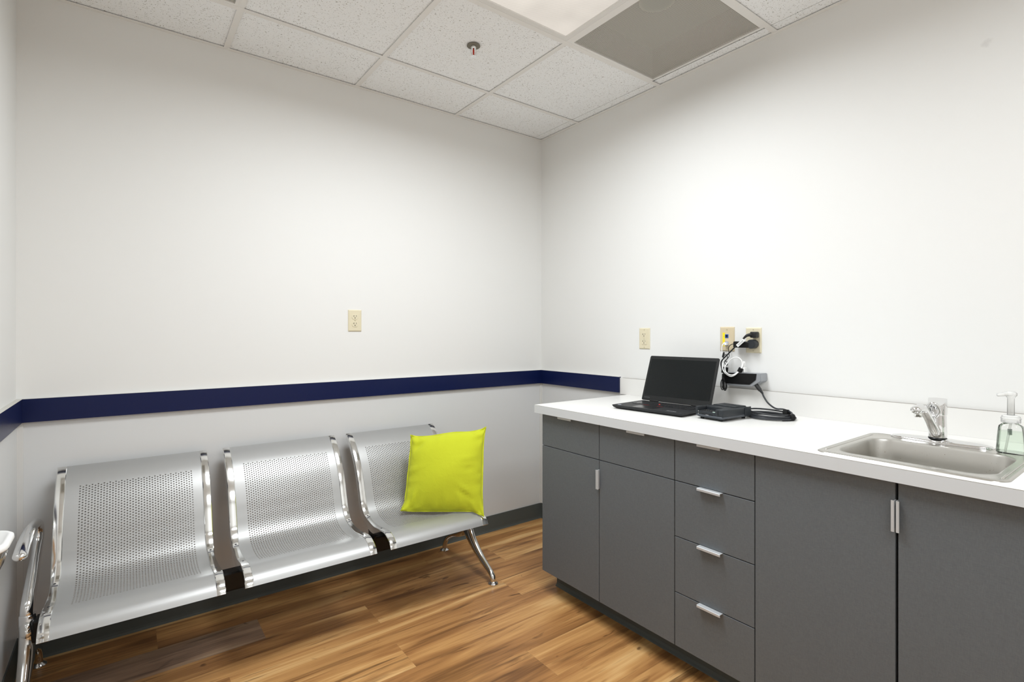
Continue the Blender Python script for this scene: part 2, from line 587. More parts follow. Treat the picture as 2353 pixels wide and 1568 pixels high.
# ---- suspended ceiling
T = .6096
gx = [-.6825-i*T for i in range(4)]; gy = [-.3718-j*T for j in range(6)]
xe = [0.0]+gx+[XL]; ye = [0.0]+gy+[YF]
bm = bmesh.new()
FIX = {(1, 2), (2, 2), (1, 5), (2, 5)}          # visible light fixture and the added one behind the viewer
VENTS = {(0, 2), (3, 1)}        # perforated panels
for i in range(len(xe)-1):
    for j in range(len(ye)-1):
        cols = [(xe[i+1], xe[i])]
        if i == 0: cols = [(xe[1], -.0745), (-.0725, 0.0)]
        for q, (a, b) in enumerate(cols):
            if q == 0 and ((i, j) in FIX or (i, j) in VENTS): continue
            box(bm, a+.001, b-.0005, ye[j+1]+.001, ye[j]-.001, ZC+.0045, ZC+.019)
ceiling = struct('ceiling', bm, M_tile)
bm = bmesh.new()
for x in gx: 
    segs = [(YF, 0)] if x != gx[1] else [(YF, gy[5]), (gy[4], gy[2]), (gy[1], 0)]
    for a, b in segs: box(bm, x-.012, x+.012, a, b, ZC, ZC+.0015)
    for a, b in segs: box(bm, x-.0015, x+.0015, a, b, ZC+.0015, ZC+.035)
for j, y in enumerate(gy):
    segs = [(XL, 0)]
    for a, b in segs: box(bm, a, b, y-.012, y+.012, ZC-.0003, ZC+.0012)
obj('ceiling_grid', bm, M_grid, ceiling)
bm = bmesh.new()
for x0, x1, y0, y1 in ((XL, 0, -.022, 0), (-.022, 0, YF+.022, -.022), (XL, XL+.022, YF+.022, -.022), (XL, 0, YF, YF+.022)):
    box(bm, x0, x1, y0, y1, ZC-.0008, ZC+.0008)
obj('wall_angle', bm, M_grid, ceiling)
obj('slab', nbox(XL-.1, .1, YF-.1, .1, 2.95, 3.05), M_dark, ceiling)

# ---- troffer lights
def troffer(fx0, fx1, fy0, fy1, label, watts):
    t = thing('ceiling_light', label, 'light', ((fx0+fx1)/2, (fy0+fy1)/2, ZC), group='recessed ceiling lights')
    bm = bmesh.new()
    for x0, x1, y0, y1 in ((fx0+.012, fx0+.034, fy0+.012, fy1-.012), (fx1-.034, fx1-.012, fy0+.012, fy1-.012), (fx0+.034, fx1-.034, fy0+.012, fy0+.034), (fx0+.034, fx1-.034, fy1-.034, fy1-.012)):
        box(bm, x0, x1, y0, y1, ZC+.0005, ZC+.02)
    obj('door_frame', bm, M_lamframe, t, world=True)
    bm = bmesh.new()
    box(bm, fx0+.013, fx1-.013, fy0+.013, fy1-.013, ZC+.0205, ZC+.12)
    obj('housing', bm, M_lamframe, t, world=True)
    obj('lens', nbox(fx0+.035, fx1-.035, fy0+.035, fy1-.035, ZC+.006, ZC+.010), M_lens, t, world=True)
    la = bpy.data.lights.new('fluorescent_lamp', 'AREA')
    la.shape = 'RECTANGLE'; la.size = fx1-fx0-.08; la.size_y = fy1-fy0-.08; la.energy = watts
    la.color = LAMP_COLOR; la.spread = math.radians(168)
    lo = bpy.data.objects.new('fluorescent_lamp', la); link(lo, t); lo.location = (0, 0, -.003)
    return t
LAMP_COLOR = (.924, .968, 1.0)
troffer(gx[2], gx[0], gy[2], gy[1], 'recessed white ceiling light with a glowing prismatic lens beside the perforated return panel', 27)
troffer(gx[2], gx[0], gy[5], gy[4], 'added unseen ceiling light behind the viewpoint that brightens the ceiling', 17)  # added out of view to lift the light on the ceiling

# ---- perforated ceiling panels
def vent(x0, x1, y0, y1, label, duct):
    c = ((x0+x1)/2, (y0+y1)/2)
    t = thing('ceiling_vent', label, 'vent', (c[0], c[1], ZC), group='perforated ceiling panels')
    bm = bmesh.new(); e = .012
    for a in ((x0+e, x0+e+.012, y0+e, y1-e), (x1-e-.012, x1-e, y0+e, y1-e), (x0+e+.012, x1-e-.012, y0+e, y0+e+.012), (x0+e+.012, x1-e-.012, y1-e-.012, y1-e)):
        box(bm, *a, ZC+.0005, ZC+.010)
    obj('frame', bm, M_grid, t, world=True)
    bm = bmesh.new()
    vs = [bm.verts.new(p) for p in ((x0+.0235, y0+.0235, ZC+.005), (x1-.0235, y0+.0235, ZC+.005), (x1-.0235, y1-.0235, ZC+.005), (x0+.0235, y1-.0235, ZC+.005))]
    bm.faces.new(vs)
    o = obj('perforated_plate', bm, M_perf, t, world=True)
    md = o.modifiers.new('thickness', 'SOLIDIFY'); md.thickness = .0008
    bm = bmesh.new()
    box(bm, x0+.013, x1-.013, y0+.013, y1-.013, ZC+.011, ZC+.16)
    for f in list(bm.faces):
        if f.calc_center_median().z < ZC+.02: bm.faces.remove(f)
    obj('plenum_box', bm, M_plenum, t, world=True)
    bm = bmesh.new()
    lathe(bm, [(.072, ZC+.135), (.077, ZC+.135), (.077, ZC+.155), (.072, ZC+.155), (.072, ZC+.135)], (c[0]+duct[0], c[1]+duct[1], 0), 36)
    lathe(bm, [(0, ZC+.145), (.072, ZC+.145), (.072, ZC+.155), (0, ZC+.155)], (c[0]+duct[0], c[1]+duct[1], 0), 36)
    obj('duct_collar', bm, M_duct, t, world=True)
    return t
vent(gx[0], -.0735, gy[2], gy[1], 'square perforated metal ceiling panel between the light and the right wall', (-.046, .005))
vent(gx[3], gx[2], gy[1], gy[0], 'perforated ceiling panel cut off by the top edge at upper left', (0, 0))

# ---- sprinkler head
sx, sy = -1.005, -.712
t = thing('sprinkler_head', 'small chrome fire sprinkler head with a red bulb hanging from a ceiling tile', 'sprinkler', (sx, sy, ZC))
bm = bmesh.new(); lathe(bm, [(.013, .0012), (.030, .0012), (.0305, -.001), (.026, -.0015), (.013, -.0005)], (sx, sy, ZC), 28)  # ring round the fitting, coloured as the shade inside the tile hole
obj('hole_ring', bm, mat('hole_shade', (120, 116, 104), .7), t, smooth=True, world=True)
bm = bmesh.new(); lathe(bm, [(0, .0), (.0125, .0), (.0125, -.010), (.010, -.014), (0, -.014)], (sx, sy, ZC), 20)
obj('fitting', bm, M_chrome2, t, smooth=True, world=True, angle=40)
bm = bmesh.new()
for s in (-1, 1):
    sweep(bm, catmull([(sx+s*.009, sy-s*.006, ZC-.013), (sx+s*.010, sy-s*.0066, ZC-.026), (sx+s*.007, sy-s*.0046, ZC-.039), (sx+s*.002, sy-s*.001, ZC-.044)], 12), .0022, 8)
obj('frame_arm', bm, M_chrome, t, smooth=True, world=True)
bm = bmesh.new(); lathe(bm, [(0, -.014), (.0035, -.015), (.0042, -.022), (.004, -.034), (.0025, -.042), (0, -.043)], (sx, sy, ZC), 16)
obj('glass_bulb', bm, M_bulb, t, smooth=True, world=True)
bm = bmesh.new()
lathe(bm, [(0, -.043), (.004, -.043), (.0045, -.047), (.0135, -.0475), (.0135, -.049), (.003, -.0495), (.002, -.052), (0, -.052)], (sx, sy, ZC), 18)
obj('deflector', bm, M_chrome, t, smooth=True, world=True, angle=30)

# ------------------------------------------------------------------ beam bench
BX = -2.483; BROT = -.0068
bench = thing('waiting_bench', 'three seat perforated silver metal waiting bench on a black beam against the back wall', 'bench', (BX, 0, 0), BROT)
PROF = [(-.045, .737), (-.085, .713), (-.125, .680), (-.165, .632), (-.194, .585), (-.217, .535), (-.238, .480),
        (-.262, .425), (-.298, .388), (-.350, .370), (-.420, .366), (-.490, .375), (-.540, .379), (-.582, .367), (-.606, .350), (-.618, .332)]
dense = catmull([(0, a, b) for a, b in PROF], 400)
DL = [0.0]
for a, b in zip(dense, dense[1:]): DL.append(DL[-1]+(b-a).length)
ARC = DL[-1]
def prof_at(t):
    f = max(0.0, min(t/ARC, 1.0))*399
    i = min(int(f), 398)
    return dense[i].lerp(dense[i+1], f-i)
def prof_nrm(t):
    a = prof_at(t-.004); b = prof_at(t+.004); d = (b-a).normalized()
    return Vector((0, d.z, -d.y))        # towards front/up
if prof_nrm(ARC*.3).y > 0:
    _pn = prof_nrm
    def prof_nrm(t): return -_pn(t)
SW, STRIP = .500, .030
def seat_panel_mesh():
    bm = bmesh.new(); cache = {}
    def V(s, t, dn=0.0):
        k = (round(s, 5), round(t, 5))
        if k not in cache:
            p = prof_at(t)
            cache[k] = bm.verts.new((s, p.y, p.z))
        return cache[k]
    dx, dy, r, nc = .009, .0104, .00255, 41
    s0 = .073; tA = .108
    nr = 52
    hx = dx/2; hy = dy/2
    t_lo, t_hi = tA-hy, tA+(nr-1)*dy+hy
    tl = [t_lo+i*hy for i in range(2*nr+1)]
    def hole(c, tc):
        sc = s0+c*dx
        outer = [(sc-hx, tc-hy), (sc+hx, tc-hy), (sc+hx, tc), (sc+hx, tc+hy), (sc-hx, tc+hy), (sc-hx, tc)]
        ang = [math.atan2(b-tc, a-sc) for a, b in outer]
        for i in range(6):
            if i and ang[i] < ang[i-1]: ang[i] += 2*PI
        ang.append(ang[0]+2*PI)
        inner = []
        for i in range(6):
            inner.append((sc+r*math.cos(ang[i]), tc+r*math.sin(ang[i])))
            am = (ang[i]+ang[i+1])/2
            inner.append((sc+r*math.cos(am), tc+r*math.sin(am)))
        iv = [V(*p) for p in inner]; ov = [V(*p) for p in outer]
        for i in range(6):
            j = (i+1) % 6
            bm.faces.new((ov[i], ov[j], iv[(2*i+2) % 12], iv[2*i+1], iv[2*i]))
    def quad(sa, sb, ta, tb):
        bm.faces.new((V(sa, ta), V(sb, ta), V(sb, tb), V(sa, tb)))
    for c in range(nc):
        a, b = s0+c*dx-hx, s0+c*dx+hx
        if c % 2 == 0:
            for k in range(nr): hole(c, tA+k*dy)
        else:
            quad(a, b, tl[0], tl[1]); quad(a, b, tl[-2], tl[-1])
            for k in range(nr-1): hole(c, tA+k*dy+hy)
    tops = [t_lo*i/10 for i in range(11)]
    n2 = max(6, int((ARC-t_hi)/.006))
    bots = [t_hi+(ARC-t_hi)*i/n2 for i in range(n2+1)]
    allt = tops[:-1]+tl+bots[1:]
    edges = [s0-hx+i*dx for i in range(nc+1)]
    left = [.024, .035, .05, edges[0]]; right = [edges[-1], SW-.05, SW-.035, SW-.024]
    for ss in (left, right):
        for a, b in zip(ss, ss[1:]):
            for ta, tb in zip(allt, allt[1:]): quad(a, b, ta, tb)
    for a, b in zip(edges, edges[1:]):
        for ts in (tops, bots):
            for ta, tb in zip(ts, ts[1:]): quad(a, b, ta, tb)
    return bm
def strip_bm(s0, s1):
    """cast side rail, a shaped bar that follows the seat profile; wider in front, waisted behind the seat bend"""
    bm = bmesh.new(); rings = []
    n = 150
    for k in range(n+1):
        t = ARC*k/n; f = k/n
        p = prof_at(t); nn = prof_nrm(t)
        w0, w1 = s0, s1
        waist = .003*math.exp(-((f-.62)/.07)**2)
        up = .004+.0015*math.sin(f*PI)
        dn = .020+.010*math.exp(-((f-.66)/.12)**2)
        if f > .97 or f < .015: up -= .003; dn -= .010
        a, b = w0+waist, w1-waist
        sec = [(a, -dn), (a, up*.1), (a+.0012, up*.7), (a+.003, up*.95), (a+.012, up+.0006), (b-.012, up+.0006), (b-.003, up*.95), (b-.0012, up*.7), (b, up*.1), (b, -dn)]
        rings.append([(x, p.y+nn.y*h, p.z+nn.z*h) for x, h in sec])
    loft(bm, rings)
    return bm
def place_seats():
    first = None
    for i in range(3):
        if first is None:
            s = obj('seat', seat_panel_mesh(), M_seat, bench, smooth=True, sharp_rim=True)
            md = s.modifiers.new('sheet', 'SOLIDIFY'); md.thickness = .0016; md.offset = 0
            for a, b in ((0.0, STRIP), (SW-STRIP, SW)):
                r = obj('side_rail', strip_bm(a, b), M_chrome2, s, smooth=True, angle=16)
                r['label'] = 'polished chrome side rail of the seat'
                for tt in (.58, .80):
                    p = prof_at(ARC*tt); nn = prof_nrm(ARC*tt)
                    bm = bmesh.new(); lathe(bm, [(0, .0010), (.0030, .0008), (.0040, 0), (.0040, -.002), (0, -.002)], (0, 0, 0), 12)
                    rot = Vector((0, 0, 1)).rotation_difference(nn).to_matrix().to_4x4()
                    bm.transform(Matrix.Translation(((a+b)/2, p.y+nn.y*.0058, p.z+nn.z*.0058)) @ rot)
                    obj('screw', bm, M_charcoal, s, smooth=True)
            first = s
        else:
            s = first.copy(); link(s, bench)
            for ch in list(first.children):
                c = ch.copy(); link(c, s)
        s.location = (i*.56, 0, 0)
place_seats()
XLL, XRR = -2.536-BX, -.793-BX
bm = bmesh.new(); box(bm, XLL+.012, XRR-.012, -.345, -.285, .214, .288, bevel=.006)
obj('beam', bm, M_blackgloss, bench)
for i in range(3):
    for s in (.034, .466):
        bm = bmesh.new()
        prism(bm, [(-.236, .46), (-.243, .42), (-.282, .30), (-.285, .27), (-.345, .27), (-.36, .30), (-.47, .345), (-.47, .362), (-.36, .345), (-.31, .355), (-.275, .39), (-.252, .445)], i*.56+s-.004, i*.56+s+.004, 0)
        obj('seat_bracket', bm, M_black, bench)
def leg_bm(x):
    bm = bmesh.new()
    fr = catmull([(x, -.300, .262), (x, -.318, .205), (x, -.368, .150), (x, -.450, .092), (x, -.522, .056), (x, -.552, .034), (x, -.558, .014)], 40)
    sweep(bm, fr, [(.024, .045), (.023, .038), (.021, .029), (.019, .022), (.0165, .018), (.0145, .0145), (.014, .014)], 20)
    rr = catmull([(x, -.310, .262), (x, -.285, .200), (x, -.230, .160), (x, -.160, .128), (x, -.100, .090), (x, -.068, .050), (x, -.060, .014)], 40)
    sweep(bm, rr, [(.022, .045), (.021, .036), (.020, .028), (.018, .022), (.016, .017), (.014, .014), (.0135, .0135)], 20)
    # web that fills the crotch of the casting
    sweep(bm, catmull([(x, -.385, .150), (x, -.330, .185), (x, -.290, .192), (x, -.240, .170), (x, -.190, .142)], 20), [(.012, .010), (.016, .022), (.017, .026), (.016, .022), (.012, .010)], 16)
    return bm
for x in (XLL, XRR):
    lg = obj('leg', leg_bm(x), M_chrome2, bench, smooth=True)
    lg['label'] = 'polished cast leg with two splayed feet'
    for y in (-.558, -.060):
        bm = bmesh.new()
        lathe(bm, [(0, 0), (.024, 0), (.0255, .003), (.024, .006), (.012, .014), (.010, .022), (0, .022)], (x, y, 0), 28)
        obj('foot', bm, M_chrome, lg, smooth=True, angle=50)
# arm rest at the left end
bm = bmesh.new()
A = [(-2.541, -.305, .285), (-2.541, -.302, .318), (-2.540, -.280, .340), (-2.539, -.245, .362), (-2.537, -.190, .404), (-2.535, -.125, .456), (-2.533, -.092, .492), (-2.533, -.088, .528),
     (-2.533, -.120, .556), (-2.533, -.192, .572), (-2.534, -.300, .585), (-2.535, -.400, .582), (-2.535, -.470, .573), (-2.535, -.505, .566)]
sweep(bm, catmull(A, 70), [(.0185, .0205), (.0185, .020), (.017, .019), (.016, .017), (.016, .015), (.0165, .0145), (.017, .014), (.018, .014), (.0185, .013)], 20)
obj('armrest', bm, M_chrome, bench, smooth=True, world=True)['label'] = 'chrome tube armrest at the left end'
bm = bmesh.new(); lathe(bm, [(.019, .205), (.0235, .207), (.0235, .300), (.021, .304), (.019, .304)], (XLL, -.307, 0), 28)
obj('armrest_socket', bm, M_chrome, bench, smooth=True, angle=40)

# ------------------------------------------------------------------ lime cushion
def pillow():
    BL, BR, TR, TL = Vector((-1.186, -.352, .381)), Vector((-.876, -.604, .386)), Vector((-.800, -.508, .777)), Vector((-1.100, -.268, .733))
    c = (BL+BR+TR+TL)/4
    ex = ((BR-BL)+(TR-TL)).normalized(); ez = ((TL-BL)+(TR-BR)).normalized(); nn = ex.cross(ez).normalized()
    if nn.y > 0: nn = -nn
    n = 44
    bm = bmesh.new(); grid = {}
    rn = random.Random(3)
    def warp(u):
        return math.sin(u*PI/2)
    def P(i, j, side):
        u = warp(-1+2*i/n); v = warp(-1+2*j/n)
        uu = u*(1-(.045 if u < 0 else .070)*(1-v**4)); vv = v*(1-(.095*(1-abs(u)**5)-.032*math.exp(-((u-.1)/.35)**2) if v > 0 else .030*(1-abs(u)**4)))
        a, b = (uu+1)/2, (vv+1)/2
        p = BL.lerp(BR, a).lerp(TL.lerp(TR, a), b)
        e = max(0.0, (1-u*u)*(1-v*v))
        th = .070*e**.55
        # puckers that run in from the seams
        w = 0.0
        eu, ev = 1-abs(u), 1-abs(v)
        w += .0060*math.sin(u*19+1.3*math.sin(u*7))*math.exp(-ev*7)*min(1, ev*14)*(1.5 if v < 0 else .8)
        w += .0055*math.sin(v*17+1.9*math.sin(v*6+1))*math.exp(-eu*7)*min(1, eu*14)
        w += .0035*math.sin(3.1*u-4.3*v+.6)*e
        for (cu, cv, du, dv, wd, am) in ((-.78, -.72, .15, 1, .05, .009), (-.66, -.78, .1, 1, .05, -.007), (.12, -.80, -.12, 1, .045, .007), (.45, -.74, -.3, 1, .05, .008), (.72, .02, 1, .04, .035, -.008),
                                     (.68, .30, 1, .12, .035, .006), (-.80, .08, 1, .25, .04, .007), (.62, -.62, .8, -.6, .05, -.009), (.55, -.5, .7, -.7, .05, .009), (-.75, .72, .7, .7, .06, -.010)):
            ln = math.hypot(du, dv); a1 = ((u-cu)*du+(v-cv)*dv)/ln; b1 = (-(u-cu)*dv+(v-cv)*du)/ln
            w += am*math.exp(-(a1/.22)**2-(b1/wd)**2)
        p = p+nn*side*(th+w)
        # lower left corner turns forward a little
        k = max(0.0, -u-.72)*max(0.0, -v-.72)
        p = p+nn*k*.45+ez*k*.10
        k2 = max(0.0, u-.70)*max(0.0, -v-.70)
        p = p-ez*k2*.22+nn*k2*.1
        return p
    for side in (1, -1):
        for i in range(n+1):
            for j in range(n+1):
                if side == -1 and (i in (0, n) or j in (0, n)): grid[(side, i, j)] = grid[(1, i, j)]
                else: grid[(side, i, j)] = bm.verts.new(P(i, j, side))
        for i in range(n):
            for j in range(n):
                q = (grid[(side, i, j)], grid[(side, i+1, j)], grid[(side, i+1, j+1)], grid[(side, i, j+1)])
                bm.faces.new(q if side == 1 else q[::-1])
    edge = [P(i, 0, 0) for i in range(n)]+[P(n, j, 0) for j in range(n)]+[P(n-i, n, 0) for i in range(n)]+[P(0, n-j, 0) for j in range(n)]
    return bm, edge, c, nn
pb, pedge, pc, pn = pillow()
cush = thing('throw_cushion', 'bright lime green square cushion leaning on the right seat of the bench', 'cushion', (-1.0, -.45, .38))
o = obj('cover', pb, M_lime, cush, smooth=True, world=True)
bm = bmesh.new()
A = []; B = []
m = len(pedge)
for k in range(m):
    p = pedge[k]; d = (p-pc); d = (d-pn*d.dot(pn)).normalized()
    wob = .0025*math.sin(k*.9)
    A.append((p-d*.004+pn*.0030, p-d*.004-pn*.0030)); B.append((p+d*.006+pn*(.0012+wob), p+d*.006-pn*(.0012-wob)))
VA = [(bm.verts.new(a), bm.verts.new(b)) for a, b in A]; VB = [(bm.verts.new(a), bm.verts.new(b)) for a, b in B]
for k in range(m):
    j = (k+1) % m
    bm.faces.new((VA[k][0], VA[j][0], VB[j][0], VB[k][0])); bm.faces.new((VA[k][1], VB[k][1], VB[j][1], VA[j][1])); bm.faces.new((VB[k][0], VB[j][0], VB[j][1], VB[k][1])); bm.faces.new((VA[k][0], VA[k][1], VA[j][1], VA[j][0]))
obj('flange', bm, M_lime, cush, smooth=True, world=True, angle=60)

# ------------------------------------------------------------------ base cabinets
CF, CB = -.654, -.634      # door face, carcass front
ZB, ZT = .108, .868
def front(par, name, ya, yb, z0, z1, pull=None):
    """slab door or drawer front between y=ya (left) and yb (right)"""
    bm = bmesh.new(); box(bm, CF, CB, yb, ya, z0, z1, bevel=.0008, seg=1)
    d = obj(name, bm, M_cab, par, world=True)
    if pull:
        kind, c, z = pull
        bm = bmesh.new()
        if kind == 'h':
            prism(bm, [(CF+.006, z1+.0014), (CF-.017, z1+.0014), (CF-.0185, z1-.0002), (CF-.0185, z1-.0072), (CF-.0170, z1-.0080), (CF-.0155, z1-.0072), (CF-.0155, z1-.0004), (CF+.006, z1-.0002)], c-.044, c+.044, 1)
        else:
            s = kind; ye = c       # s=+1: pull on the right edge of a door, its lip reaches left
            q = [(CF+.006, ye-s*.0012), (CF-.013, ye-s*.0012), (CF-.0145, ye), (CF-.0145, ye+s*.0055), (CF-.0130, ye+s*.0063), (CF-.0118, ye+s*.0055), (CF-.0118, ye+s*.0006), (CF+.006, ye+s*.0002)]
            prism(bm, q, z-.041, z+.041, 2)
        h = obj('pull', bm, M_alu, d, world=True)
        h['label'] = 'aluminium edge pull'
    return d
def cabinet(label, ya, yb, kick_a=None):
    t = thing('base_cabinet', label, 'cabinet', (-.33, (ya+yb)/2, 0), group='graphite base cabinets under the counter')
    bm = bmesh.new()
    box(bm, CB+.001, -.004, yb+.0005, yb+.018, ZB, .8705); box(bm, CB+.001, -.004, ya-.018, ya-.0005, ZB, .8705)
    box(bm, CB+.001, -.004, yb+.018, ya-.018, ZB, ZB+.018); box(bm, -.012, -.004, yb+.018, ya-.018, ZB+.018, .8705)
    obj('carcass', bm, M_cabin, t, world=True)
    k0 = kick_a if kick_a is not None else ya
    bm = bmesh.new()
    prism(bm, [(-.004, ZB), (-.552, ZB), (-.552, .018), (-.555, .009), (-.561, .003), (-.563, 0), (-.004, 0)], yb, k0, 1)
    obj('toe_kick', bm, M_base, t, world=True)
    return t
ca = cabinet('dark grey cabinet at the counter end with two doors below two drawers', -.784, -1.5345, -.774)
bm = bmesh.new(); box(bm, CB+.001, -.004, -.7845, -.781, ZB, .8705); obj('end_panel', bm, M_cab, ca, world=True)
front(ca, 'drawer', -.782, -1.1550, .7165, ZT, ('h', -.955, 0))
front(ca, 'drawer', -1.1580, -1.5330, .7165, ZT, ('h', -1.365, 0))
front(ca, 'door', -.782, -1.1550, ZB, .7135, (1, -1.1552, .633))
front(ca, 'door', -1.1580, -1.5330, ZB, .7135, (-1, -1.1578, .633))
cb = cabinet('narrow dark grey cabinet with a stack of four drawers left of the sink doors', -1.5345, -1.8375)
for z0, z1 in ((.7165, ZT), (.5120, .7135), (.3070, .5090), (ZB, .3040)):
    front(cb, 'drawer', -1.5362, -1.8360, z0, z1, ('h', -1.682, 0))
cc = cabinet('dark grey cabinet with two tall doors under the sink', -1.8375, -2.605)
front(cc, 'door', -1.8390, -2.2160, ZB, ZT, (1, -2.2162, .779))
front(cc, 'door', -2.2225, -2.6030, ZB, ZT, (-1, -2.2223, .779))

# ------------------------------------------------------------------ countertop with backsplash
SX0, SX1, SY0, SY1 = -.645, -.187, -2.432, -2.010       # sink outline
ct = thing('countertop', 'long white laminate countertop over the dark grey cabinets', 'countertop', (-.34, -1.69, .871))
bm = bmesh.new()
hx0, hx1, hy0, hy1 = SX0+.018, SX1-.018, SY0+.018, SY1-.018
YE0, YE1 = -2.625, -.752
for a in ((-.679, 0, hy1, YE1), (-.679, 0, YE0, hy0), (-.679, hx0, hy0, hy1), (hx1, 0, hy0, hy1)):
    box(bm, *a, .871, .909)
bmesh.ops.remove_doubles(bm, verts=bm.verts, dist=1e-5)
obj('top', bm, M_ctop, ct, world=True)
bm = bmesh.new(); box(bm, -.6795, -.679, YE0, YE1, .8708, .9076); box(bm, -.6795, 0, YE1, YE1+.0005, .8708, .9076)  # thin strip over the counter edge, tinted to cancel floor bounce
obj('edge_tint_strip', bm, M_edgetint, ct, world=True)['label'] = 'pale grey edge strip tinted cool against warm floor bounce'
bm = bmesh.new(); box(bm, -.6794, -.6788, YE0, YE1, .9076, .9086); box(bm, -.6788, -.30, YE1-.0004, YE1+.0004, .9076, .9086)
obj('edge_seam', bm, M_seam, ct, world=True)['label'] = 'thin brown seam along the counter edge'
bs = thing('backsplash', 'low white laminate backsplash strip standing along the wall behind the counter', 'backsplash', (-.01, -1.66, .909))
bm = bmesh.new(); box(bm, -.0085, -.0005, YE0, -.707, .9092, 1.0022)
obj('panel', bm, M_ctop, bs, world=True)
bm = bmesh.new(); box(bm, -.0087, -.0005, YE0, -.725, 1.0022, 1.0030)
obj('caulk_line', bm, M_seam, bs, world=True)

# ------------------------------------------------------------------ sink
ZS = .909
sink = thing('drop_in_sink', 'brushed stainless steel drop in sink set in the white counter', 'sink', ((SX0+SX1)/2, (SY0+SY1)/2, ZS))
cxs, cys = (SX0+SX1)/2, (SY0+SY1)/2; hxs, hys = (SX1-SX0)/2, (SY1-SY0)/2
bx0, bx1, by0, by1 = -.602, -.283, -2.398, -2.046
cxb, cyb = (bx0+bx1)/2, (by0+by1)/2; hxb, hyb = (bx1-bx0)/2, (by1-by0)/2
def R3(cx, cy, hx, hy, r, z): return [(x, y, z) for x, y in rrect(cx, cy, hx, hy, r, 10)]
bm = bmesh.new()
loft(bm, [R3(cxs, cys, hxs, hys, .036, ZS+.0003), R3(cxs, cys, hxs-.001, hys-.001, .036, ZS+.0018), R3(cxs, cys, hxs-.006, hys-.006, .034, ZS+.0042), R3(cxs, cys, hxs-.011, hys-.011, .030, ZS+.0030),
          R3(cxb, cyb, hxb+.008, hyb+.008, .062, ZS+.0030), R3(cxb, cyb, hxb+.003, hyb+.003, .060, ZS+.0036), R3(cxb, cyb, hxb, hyb, .058, ZS+.0015)], False, False)
obj('rim', bm, M_steel, sink, smooth=True, world=True, recalc=True)
bm = bmesh.new()
loft(bm, [R3(cxb, cyb, hxb, hyb, .058, ZS+.0015), R3(cxb, cyb, hxb-.003, hyb-.003, .057, ZS-.006), R3(cxb, cyb, hxb-.008, hyb-.008, .056, ZS-.05), R3(cxb, cyb, hxb-.014, hyb-.014, .055, ZS-.115),
          R3(cxb, cyb, hxb-.022, hyb-.022, .053, ZS-.138), R3(cxb, cyb, hxb-.040, hyb-.040, .048, ZS-.150), R3(cxb, cyb, .05, .05, .045, ZS-.155)], False, True)
for f in bm.faces: f.normal_flip()
obj('bowl', bm, M_bowl, sink, smooth=True, world=True, recalc=False)
bm = bmesh.new(); lathe(bm, [(.042, -.1545), (.042, -.1525), (.036, -.1520), (.028, -.158), (0, -.158)], (cxb, cyb, ZS), 30)
obj('drain', bm, M_chrome, sink, smooth=True, world=True, angle=40)
for y, w in ((SY0+.017, 1), (SY1-.017, -1)):
    bm = bmesh.new()
    pts = [(SX0+.045, y, ZS+.0032), (SX1-.05, y, ZS+.0032)]
    sweep(bm, [Vector(pts[0]).lerp(Vector(pts[1]), k/8) for k in range(9)], [(.0035, .0012)]*2, 8, Vector((0, 1, 0)))
    obj('drip_bead', bm, M_steel, sink, smooth=True, world=True)

# ------------------------------------------------------------------ faucet
ZF = ZS+.0032
fx, fy = -.207, -2.197
fa = thing('faucet', 'chrome single lever faucet standing on the sink rim', 'faucet', (fx, fy, ZF))
bm = bmesh.new()
def oval(hx, hy, z): return [(fx+.0+hx*math.copysign(abs(math.cos(a))**.8, math.cos(a)), fy-.005+hy*math.copysign(abs(math.sin(a))**.7, math.sin(a)), z) for a in [2*PI*k/48 for k in range(48)]]
loft(bm, [oval(.031, .130, ZF), oval(.031, .130, ZF+.002), oval(.027, .125, ZF+.0065), oval(.016, .105, ZF+.0105), oval(.012, .05, ZF+.0125)])
obj('base_plate', bm, M_chrome, fa, smooth=True, world=True, angle=60)
bm = bmesh.new(); lathe(bm, [(0, .0105), (.0250, .0105), (.0245, .0125), (.0225, .015), (0, .015)], (fx, fy, ZF), 32)
obj('flange_ring', bm, M_blackgloss, fa, smooth=True, world=True, angle=40)
bm = bmesh.new(); lathe(bm, [(0, .015), (.0235, .016), (.0240, .022), (.0232, .060), (.0225, .086), (0, .086)], (fx, fy, ZF), 32)
obj('body', bm, M_chrome, fa, smooth=True, world=True, angle=40)
# spout rises out of the body toward the bowl and turns down at its tip
bm = bmesh.new()
sd = Vector((-.985, .17, 0)).normalized()
def S(d, h, w=0): return Vector((fx, fy, ZF))+sd*d+Vector((0, 0, h))
sweep(bm, catmull([S(.012, .026), S(.030, .048), S(.055, .076), S(.080, .100), S(.098, .112), S(.116, .114), S(.130, .110)], 40),
      [(.0155, .012), (.0150, .012), (.0135, .011), (.0130, .011), (.0145, .012), (.0160, .013), (.0150, .012)], 20, Vector((-sd.y, sd.x, 0)))
obj('spout', bm, M_chrome, fa, smooth=True, world=True)
bm = bmesh.new(); q = S(.118, .092); lathe(bm, [(0, -.004), (.0095, -.004), (.0105, -.002), (.0105, .012), (0, .012)], q, 20)
obj('aerator', bm, M_chrome2, fa, smooth=True, world=True, angle=40)
